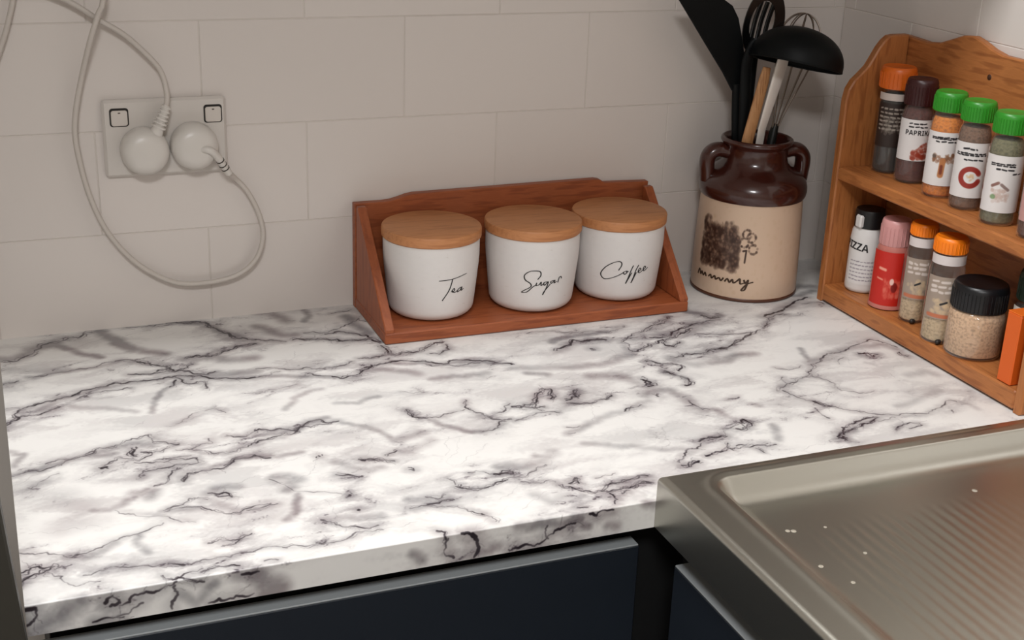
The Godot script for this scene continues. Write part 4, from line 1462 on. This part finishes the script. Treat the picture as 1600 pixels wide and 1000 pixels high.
# ---------------------------------------------------------------- traced veins of the worktop: width and depth of tone, then x and run in millimetres
func marble_veins() -> void:
	vein(3, .8, [-604, 258, -594, 241, -584, 232, -580, 211, -564, 203, -545, 196, -530, 194, -518, 182, -499, 177, -481, 170, -467, 172, -450, 173, -423, 170, -406, 172, -381, 185, -356, 195, -330, 200])
	smear(9, .3, [-604, 258, -584, 232, -545, 200, -518, 186, -468, 175, -424, 172, -381, 185, -330, 200])
	vein(2, .7, [-604, 256, -587, 231, -572, 232, -555, 225, -542, 216])
	vein(2, .5, [-524, 202, -510, 193, -486, 189, -464, 189])
	vein(1.5, .5, [-602, 206, -582, 210])
	vein(3, .6, [-598, 70, -581, 75, -566, 60, -550, 33, -533, 25, -516, 17, -501, 8, -490, 8])
	smear(16, .5, [-597, 65, -580, 66, -566, 55, -550, 36, -534, 28])
	smear(9, .45, [-536, 35, -518, 56, -503, 79, -487, 91])
	smear(14, .5, [-482, 5, -467, 37, -455, 67, -439, 85, -415, 100])
	vein(2, .6, [-450, 3, -429, 4, -405, 2])
	vein(4, .7, [-401, 1, -380, 6, -361, 7, -353, 21, -340, 53, -328, 76, -307, 87])
	smear(12, .5, [-380, 4, -357, 17, -340, 53, -324, 74])
	vein(2, .6, [-600, 141, -590, 135, -580, 133])
	vein(2, .55, [-569, 127, -549, 124, -532, 122, -514, 118, -496, 118, -478, 109, -467, 105, -450, 115, -434, 130, -421, 139, -414, 155])
	smear(8, .35, [-569, 127, -532, 122, -496, 118, -467, 105])
	vein(3, .8, [-450, 117, -434, 130, -421, 139, -414, 155])
	vein(2.5, .8, [-433, 150, -426, 149, -418, 144])
	vein(2, .7, [-414, 155, -403, 152, -390, 141])
	vein(2.5, .75, [-465, 150, -439, 155, -414, 158, -396, 166, -380, 176, -369, 169])
	vein(3, .8, [-395, 122, -382, 115, -371, 124, -360, 117, -344, 111, -329, 100, -309, 98])
	smear(16, .35, [-393, 122, -362, 126, -337, 144, -318, 140])
	smear(14, .3, [-405, 168, -372, 183, -326, 182])
	smear(5, .4, [-418, 185, -424, 199, -438, 213, -448, 237, -453, 261])
	vein(2.5, .7, [-416, 181, -420, 191, -426, 199])
	vein(2, .7, [-415, 174, -401, 197, -386, 195, -388, 215])
	vein(1.5, .35, [-433, 296, -418, 284, -403, 272, -389, 270, -379, 284])
	smear(7, .22, [-529, 220, -507, 231, -484, 243, -467, 254])
	vein(2, .55, [-565, 349, -548, 344, -526, 338, -513, 329, -491, 327, -475, 319, -463, 314, -454, 333, -437, 344, -449, 350, -465, 356, -479, 370, -496, 357, -505, 363, -514, 371])
	smear(16, .35, [-524, 341, -501, 333, -478, 329, -463, 338])
	vein(3, .9, [-483, 339, -484, 354, -480, 359])
	vein(2.5, .8, [-475, 351, -465, 356])
	vein(1.5, .5, [-442, 356, -427, 359, -411, 350, -405, 352, -407, 340])
	vein(2, .6, [-388, 338, -373, 347, -357, 332])
	vein(1.5, .55, [-427, 360, -406, 376, -393, 379, -381, 371, -363, 363])
	smear(6, .3, [-605, 304, -594, 313, -585, 321, -590, 334, -594, 347])
	vein(1.5, .5, [-466, 374, -444, 373, -429, 373])
	vein(1.5, .45, [-403, 405, -388, 391, -369, 390])
	smear(16, .4, [-288, -7, -267, 11, -257, 38])
	smear(14, .4, [-298, 43, -280, 71, -257, 83])
	vein(2.5, .65, [-307, 85, -297, 93, -273, 103])
	vein(3, .85, [-265, 100, -242, 104, -224, 110, -205, 121, -187, 123, -173, 125, -163, 139])
	vein(2.5, .75, [-223, 93, -204, 88, -184, 105, -174, 113, -164, 136])
	vein(2, .55, [-247, 81, -218, 89, -191, 69, -169, 51, -163, 65])
	smear(14, .55, [-183, 41, -177, 79, -173, 108])
	smear(7, .5, [-228, 4, -228, 28, -238, 43])
	vein(2, .6, [-198, 25, -169, 18])
	vein(2.5, .75, [-168, 148, -165, 170, -160, 182, -138, 181, -120, 173, -100, 158, -90, 158])
	vein(2, .7, [-119, 189, -109, 195, -93, 184, -92, 165])
	vein(2, .7, [-205, 179, -190, 183, -173, 178, -161, 177])
	vein(3, .8, [-205, 209, -193, 205, -170, 200, -149, 204, -129, 215, -108, 224, -82, 221, -62, 230, -49, 242, -38, 250])
	vein(2, .6, [-134, 218, -120, 228, -98, 234, -72, 235])
	smear(8, .45, [-170, 202, -130, 217, -83, 226, -54, 240])
	vein(3, .85, [-247, 223, -236, 231, -217, 225, -202, 213, -196, 202])
	vein(2, .6, [-325, 175, -304, 179, -284, 190, -262, 194, -242, 196, -224, 193, -214, 186])
	vein(1.5, .5, [-330, 200, -311, 194, -300, 190])
	vein(2, .65, [-271, 206, -246, 221])
	smear(8, .4, [-330, 200, -309, 202, -287, 211, -244, 227])
	smear(12, .3, [-196, 217, -169, 230, -151, 245])
	smear(10, .35, [-141, 263, -115, 261, -93, 263, -73, 264])
	vein(1.5, .35, [-339, 244, -323, 237, -309, 237, -290, 232])
	vein(1.5, .3, [-187, 286, -174, 295, -156, 296])
	smear(6, .25, [-262, 294, -239, 302, -225, 293, -212, 290])
	smear(6, .25, [-318, 294, -303, 268, -284, 256, -266, 253])
	vein(2.5, .7, [-358, 336, -342, 341, -325, 342, -319, 350, -301, 331, -290, 330, -285, 338, -270, 339])
	vein(2.5, .65, [-363, 365, -349, 358, -332, 356, -317, 349])
	vein(2, .55, [-313, 342, -291, 341, -270, 340])
	smear(8, .35, [-360, 347, -336, 351, -308, 339, -279, 328])
	smear(6, .3, [-269, 343, -245, 363, -234, 383, -228, 404])
	vein(2.5, .8, [-194, 333, -193, 342, -187, 357, -180, 359])
	vein(2, .5, [-180, 359, -163, 360, -142, 353, -133, 352])
	vein(2, .65, [-124, 328, -130, 344, -125, 361, -116, 377, -104, 389, -93, 390])
	vein(2, .6, [-104, 370, -97, 370, -91, 365, -80, 351])
	vein(2, .6, [-134, 410, -121, 408, -111, 399, -101, 392])
	smear(7, .35, [-178, 363, -169, 383, -152, 401, -134, 410])
	vein(2, .7, [-274, 431, -269, 435, -256, 437, -247, 444, -241, 446])
	vein(4, .9, [-271, 434, -269, 435])
	vein(2, .6, [-245, 433, -239, 428, -232, 424])
	smear(12, .3, [-225, 401, -203, 396, -194, 391])
	smear(12, .22, [-230, 427, -212, 425, -191, 412])
	vein(3, .8, [-310, 412, -309, 414])
	smear(6, .3, [-369, 394, -350, 402, -322, 398])
	vein(1.5, .5, [17, 162, 41, 160, 64, 173, 89, 177, 117, 189, 147, 172])
	vein(4, .95, [31, 224, 49, 213, 64, 198, 71, 206, 91, 206, 104, 210])
	smear(9, .4, [36, 198, 73, 187, 119, 184])
	vein(3, .7, [73, 231, 78, 233])
	vein(2, .6, [118, 223, 139, 207, 156, 200, 178, 184, 198, 172, 216, 159])
	vein(2, .6, [166, 198, 189, 181, 209, 172])
	vein(3, .85, [160, 219, 176, 223, 195, 212, 219, 202, 235, 194])
	vein(2.5, .8, [141, 246, 158, 240, 177, 229, 202, 220, 229, 205])
	vein(2.5, .8, [173, 228, 167, 248, 175, 254, 190, 242])
	vein(2, .7, [117, 255, 130, 251, 149, 243])
	vein(1.5, .5, [122, 224, 117, 247, 119, 256])
	smear(18, .3, [138, 218, 170, 216, 202, 220, 252, 193])
	smear(10, .5, [250, 150, 265, 161, 270, 178, 287, 173])
	vein(3, .8, [262, 166, 269, 180, 282, 178])
	vein(2, .6, [229, 193, 257, 189, 279, 186])
	vein(2, .6, [225, 224, 252, 235, 281, 240, 301, 238])
	vein(3, .75, [218, 277, 239, 276, 257, 262, 276, 253, 296, 239])
	vein(2.5, .7, [171, 282, 190, 283, 218, 277, 236, 280])
	smear(12, .4, [192, 315, 212, 315, 235, 302, 261, 304])
	smear(16, .25, [152, 292, 173, 314, 209, 309])
	vein(2, .6, [155, 283, 170, 287, 173, 278])
	vein(2.5, .7, [120, 288, 133, 297, 146, 303, 156, 309, 152, 318, 143, 325])
	vein(2.5, .8, [127, 320, 134, 335, 143, 350, 134, 366, 130, 365])
	vein(4, .9, [90, 334, 96, 343, 96, 353, 88, 355])
	vein(3, .5, [88, 376, 86, 384])
	smear(12, .35, [73, 380, 92, 368, 109, 373, 115, 393, 112, 406])
	vein(2, .7, [32, 408, 46, 401, 58, 398])
	smear(9, .3, [-50, 441, -29, 431, 1, 415, 32, 408, 72, 389])
	vein(2.5, .85, [-81, 359, -73, 366, -56, 358, -41, 336, -32, 329, -22, 328, -28, 349, -33, 354])
	vein(2, .8, [-82, 361, -65, 367, -47, 372])
	vein(1.5, .6, [-54, 359, -54, 381])
	vein(1.5, .5, [-92, 395, -77, 391, -62, 383, -37, 390])
	vein(3, .85, [-17, 362, -3, 357, 6, 341])
	vein(2, .75, [-20, 370, -3, 375, 15, 374, 27, 373, 37, 365, 30, 374])
	vein(1.5, .6, [-3, 357, 5, 352])
	vein(1.5, .5, [-45, 426, -29, 427])
	vein(1.5, .4, [-50, 441, -41, 441])
	vein(2, .5, [114, 402, 113, 415, 117, 430, 126, 431])
	vein(2, .5, [159, 414, 174, 412])
	smear(8, .25, [131, 434, 134, 453, 143, 468])
	vein(3, .8, [147, 465, 149, 474, 150, 479])
	vein(2, .6, [139, 471, 139, 484, 134, 486])
	vein(2, .6, [117, 481, 137, 475])
	vein(3, .75, [74, 500, 89, 493, 102, 495, 109, 495])
	vein(2, .6, [53, 513, 64, 514, 74, 504])
	vein(2.5, .85, [64, 532, 83, 528, 97, 523, 101, 526])
	vein(2, .7, [101, 512, 96, 523])
	vein(2, .6, [102, 524, 121, 527, 142, 525])
	vein(1.5, .6, [126, 532, 126, 544])
	vein(2, .6, [31, 536, 45, 522, 60, 511])
	vein(3, .9, [30, 543, 40, 544, 52, 539])
	smear(14, .35, [-41, 259, -5, 270, 33, 277, 75, 277, 113, 265])
	smear(10, .4, [-29, 278, -9, 289])
	smear(16, .3, [39, 308, 66, 317, 81, 341])
	smear(8, .25, [-43, 467, -21, 478, 23, 500, 53, 513])
	smear(9, .3, [-102, 479, -90, 486])
	vein(2, .6, [257, 265, 282, 251, 311, 236])
	vein(4, .9, [342, 195, 369, 184, 390, 171, 411, 157, 440, 146])
	vein(2, .6, [321, 228, 348, 200, 380, 195])
	smear(10, .5, [424, 137, 441, 134, 463, 124])
	vein(2, .5, [417, 167, 444, 167, 447, 176])
	smear(16, .45, [446, 102, 473, 110])
	vein(2.5, .55, [308, 354, 334, 340, 354, 330, 372, 329, 391, 318, 420, 310, 436, 311, 442, 327, 446, 338])
	smear(14, .35, [308, 354, 354, 330, 387, 323, 428, 322, 442, 343])
	vein(2, .5, [308, 354, 295, 372, 287, 381, 266, 390, 245, 398, 224, 411])
	smear(6, .35, [308, 354, 317, 328, 324, 304])
	vein(3, .75, [385, 342, 398, 356, 408, 350])
	vein(2, .7, [438, 352, 438, 368, 442, 366])
	vein(1.5, .4, [359, 347, 342, 364])
	vein(1.5, .5, [260, 349, 268, 357, 289, 358, 295, 353])
	vein(1.5, .5, [253, 377, 248, 393])
	vein(1.5, .45, [288, 382, 299, 400, 297, 425, 313, 444, 335, 443])
	vein(2, .5, [232, 411, 239, 435, 249, 447, 258, 460, 269, 477, 292, 495, 320, 509, 355, 515, 378, 506, 404, 492, 407, 499])
	vein(2.5, .8, [249, 447, 256, 463])
	vein(2, .5, [241, 463, 237, 483, 241, 492])
	smear(10, .2, [334, 487, 373, 477, 409, 466])
	vein(2.5, .8, [222, 534, 240, 520, 261, 511, 280, 504, 294, 506, 277, 516, 259, 521, 246, 524, 231, 532])
	smear(12, .4, [229, 531, 256, 517, 287, 509])
	vein(3, .9, [220, 538, 228, 536, 227, 545])
	vein(1.5, .4, [288, 515, 313, 512])
	vein(2, .65, [298, 535, 312, 530, 328, 532, 329, 538, 309, 541])
	vein(2.5, .75, [135, 472, 148, 466, 150, 479, 137, 487, 127, 484])
	vein(2, .6, [106, 521, 124, 522, 137, 531, 149, 530])
	vein(1.5, .6, [123, 531, 126, 544])
	smear(8, .3, [170, 488, 156, 523])
	smear(8, .3, [178, 433, 183, 440])
	smear(6, .2, [407, 493, 417, 523])
	smear(12, .25, [403, 417, 429, 412, 435, 426])
	vein(2, .6, [-608, 379, -599, 366, -579, 360, -552, 355, -534, 345, -517, 334])
	smear(9, .4, [-579, 360, -552, 353, -534, 345, -500, 345])
	vein(4, .95, [-515, 375, -510, 373])
	vein(2, .6, [-484, 372, -471, 376, -453, 379, -425, 380, -425, 391, -455, 392, -478, 392, -482, 407])
	vein(2, .6, [-473, 427, -459, 422, -446, 395])
	vein(2.5, .65, [-444, 424, -439, 410, -423, 410, -405, 410, -390, 394, -370, 391, -356, 402])
	smear(8, .4, [-423, 410, -390, 394, -355, 399])
	vein(3, .9, [-443, 417, -444, 427])
	vein(1.5, .35, [-581, 397, -565, 380, -554, 373])
	smear(12, .35, [-492, 436, -474, 437, -481, 450])
	smear(7, .35, [-531, 457, -512, 459, -492, 441, -478, 431])
	vein(2, .5, [-471, 477, -457, 472, -445, 461, -429, 469])
	vein(2.5, .75, [-427, 457, -411, 460, -407, 471, -421, 462])
	vein(2, .55, [-467, 478, -435, 484, -426, 494, -406, 503, -393, 495, -375, 493])
	smear(12, .3, [-433, 468, -420, 481, -406, 500])
	vein(1.5, .6, [-399, 500, -369, 496])
	vein(1.5, .4, [-512, 463, -497, 475, -469, 489, -458, 504])
	vein(1, .35, [-461, 498, -446, 508])
	smear(10, .3, [-419, 450, -396, 452])
	vein(2, .45, [-599, 514, -582, 520, -559, 534, -535, 527, -518, 518, -497, 512, -474, 499])
	smear(9, .35, [-559, 532, -536, 535, -518, 520])
	smear(6, .3, [-497, 514, -496, 540, -493, 549])
	smear(26, .14, [-551, 422, -539, 455, -562, 484, -530, 476])
	vein(2, .6, [-442, 547, -423, 549, -415, 549, -403, 542])
	vein(1.5, .6, [-431, 555, -420, 556, -415, 549])
	vein(1.5, .5, [-549, 568, -527, 561, -496, 569, -467, 577, -447, 575, -428, 577, -402, 571, -388, 571, -378, 577])
	vein(2, .7, [-480, 570, -467, 577])
	vein(2, .75, [-456, 594, -443, 589, -423, 593])
	vein(2, .75, [-487, 588, -480, 598, -471, 599, -454, 605])
	vein(2, .6, [-478, 597, -453, 587])
	vein(1.5, .5, [-402, 592, -390, 594])
	vein(2, .45, [-382, 575, -364, 579, -336, 580, -311, 570, -290, 573])
	vein(2, .7, [-353, 577, -344, 577])
	vein(2.5, .8, [-600, 549, -589, 542, -578, 546, -570, 546, -580, 553, -592, 557, -599, 566])
	vein(1.5, .45, [-580, 547, -573, 556, -564, 574, -552, 582, -536, 581])
	vein(1.5, .5, [-598, 570, -588, 554, -576, 554])
	vein(1.5, .4, [-367, 446, -345, 479, -320, 489, -301, 500])
	smear(12, .35, [-360, 443, -339, 455, -355, 475])
	smear(6, .4, [-348, 483, -355, 514, -370, 528])
	vein(2, .6, [-339, 538, -335, 542, -325, 554, -309, 562, -292, 563])
	smear(10, .3, [-337, 539, -309, 544, -285, 547])
	vein(3.5, .8, [-302, 531, -301, 531])
	vein(3.5, .8, [-302, 500, -301, 501])
	vein(3.5, .9, [-272, 434, -269, 436])
	vein(2, .6, [-270, 434, -252, 443])
	vein(2, .7, [-304, 456, -284, 470])
	smear(10, .25, [-297, 431, -279, 453, -257, 455])
	vein(3, .95, [-157, 503, -140, 509])
	vein(1.5, .5, [-180, 492, -165, 495, -156, 502])
	vein(1.5, .5, [-151, 518, -130, 517, -117, 509, -100, 498])
	smear(12, .25, [-147, 490, -125, 497, -96, 488, -81, 474])
	vein(2, .8, [-201, 515, -196, 520, -186, 525, -170, 525, -158, 519, -148, 518])
	vein(2, .9, [-195, 513, -197, 521])
	vein(3, .9, [-233, 468, -229, 471])
	vein(1.5, .5, [-203, 497, -200, 512])
	vein(2.5, .8, [-238, 540, -224, 539, -211, 540])
	vein(2, .6, [-235, 526, -221, 532, -215, 527])
	vein(1.5, .55, [-256, 543, -240, 542, -213, 553, -196, 573, -189, 591])
	vein(2.5, .8, [-196, 573, -194, 576])
	smear(10, .3, [-251, 526, -234, 531, -213, 535])
	vein(3, .8, [-245, 589, -239, 594, -240, 604])
	vein(3, .8, [-225, 600, -215, 603])
	vein(1.5, .5, [-137, 525, -123, 533, -113, 530, -105, 537])
	vein(2.5, .8, [-94, 543, -83, 536, -85, 546])
	vein(2, .8, [-105, 543, -96, 549, -88, 562, -78, 568, -63, 570, -47, 568, -37, 568, -25, 562, -14, 568])
	vein(2, .8, [-71, 567, -55, 555, -43, 557, -28, 552, -13, 553])
	vein(2, .8, [-65, 574, -63, 587, -69, 595])
	vein(2, .7, [-54, 578, -44, 573])
	vein(3, .9, [-28, 564, -17, 567])
	smear(6, .3, [-105, 576, -88, 568])
	vein(2, .6, [-106, 589, -96, 592])
	vein(1.5, .4, [-65, 541, -41, 537])
	smear(12, .25, [-135, 553, -125, 570, -104, 567])
	vein(3, .6, [-238, 603, -240, 612, -232, 624])
	vein(5, .95, [-215, 603, -210, 613, -209, 621, -213, 627])
	smear(8, .45, [-209, 621, -198, 623, -188, 620])
	vein(3, .8, [-179, 625, -169, 625, -153, 626, -141, 620, -134, 615, -122, 610, -112, 609])
	vein(2, .5, [-141, 607, -143, 613, -139, 621])
	smear(8, .5, [-170, 603, -141, 605, -119, 606, -106, 606])
	vein(3, .8, [-98, 602, -91, 605, -73, 602])
	smear(6, .4, [-105, 613, -97, 615])
	smear(8, .4, [-78, 618, -68, 621])
	smear(8, .4, [-271, 613, -262, 621])
	smear(8, .5, [-39, 601, -30, 604])
	vein(4, .8, [-597, 603, -589, 603, -589, 611, -597, 618])
	smear(14, .5, [-586, 621, -571, 613, -555, 604])
	vein(4, .9, [-535, 609, -529, 603, -524, 611, -532, 613])
	vein(3, .7, [-528, 612, -516, 612, -500, 606, -485, 603, -477, 600])
	vein(2, .5, [-528, 624, -513, 618, -505, 615])
	vein(3, .6, [-479, 604, -477, 613, -482, 626])
	smear(8, .4, [-477, 611, -462, 624, -454, 616, -445, 608])
	vein(3, .7, [-452, 626, -434, 625, -413, 624])
	smear(16, .6, [-413, 605, -405, 616, -390, 623, -405, 626])
	vein(3, .8, [-423, 604, -408, 604])
	vein(2, .8, [-546, 625, -525, 625, -521, 625])
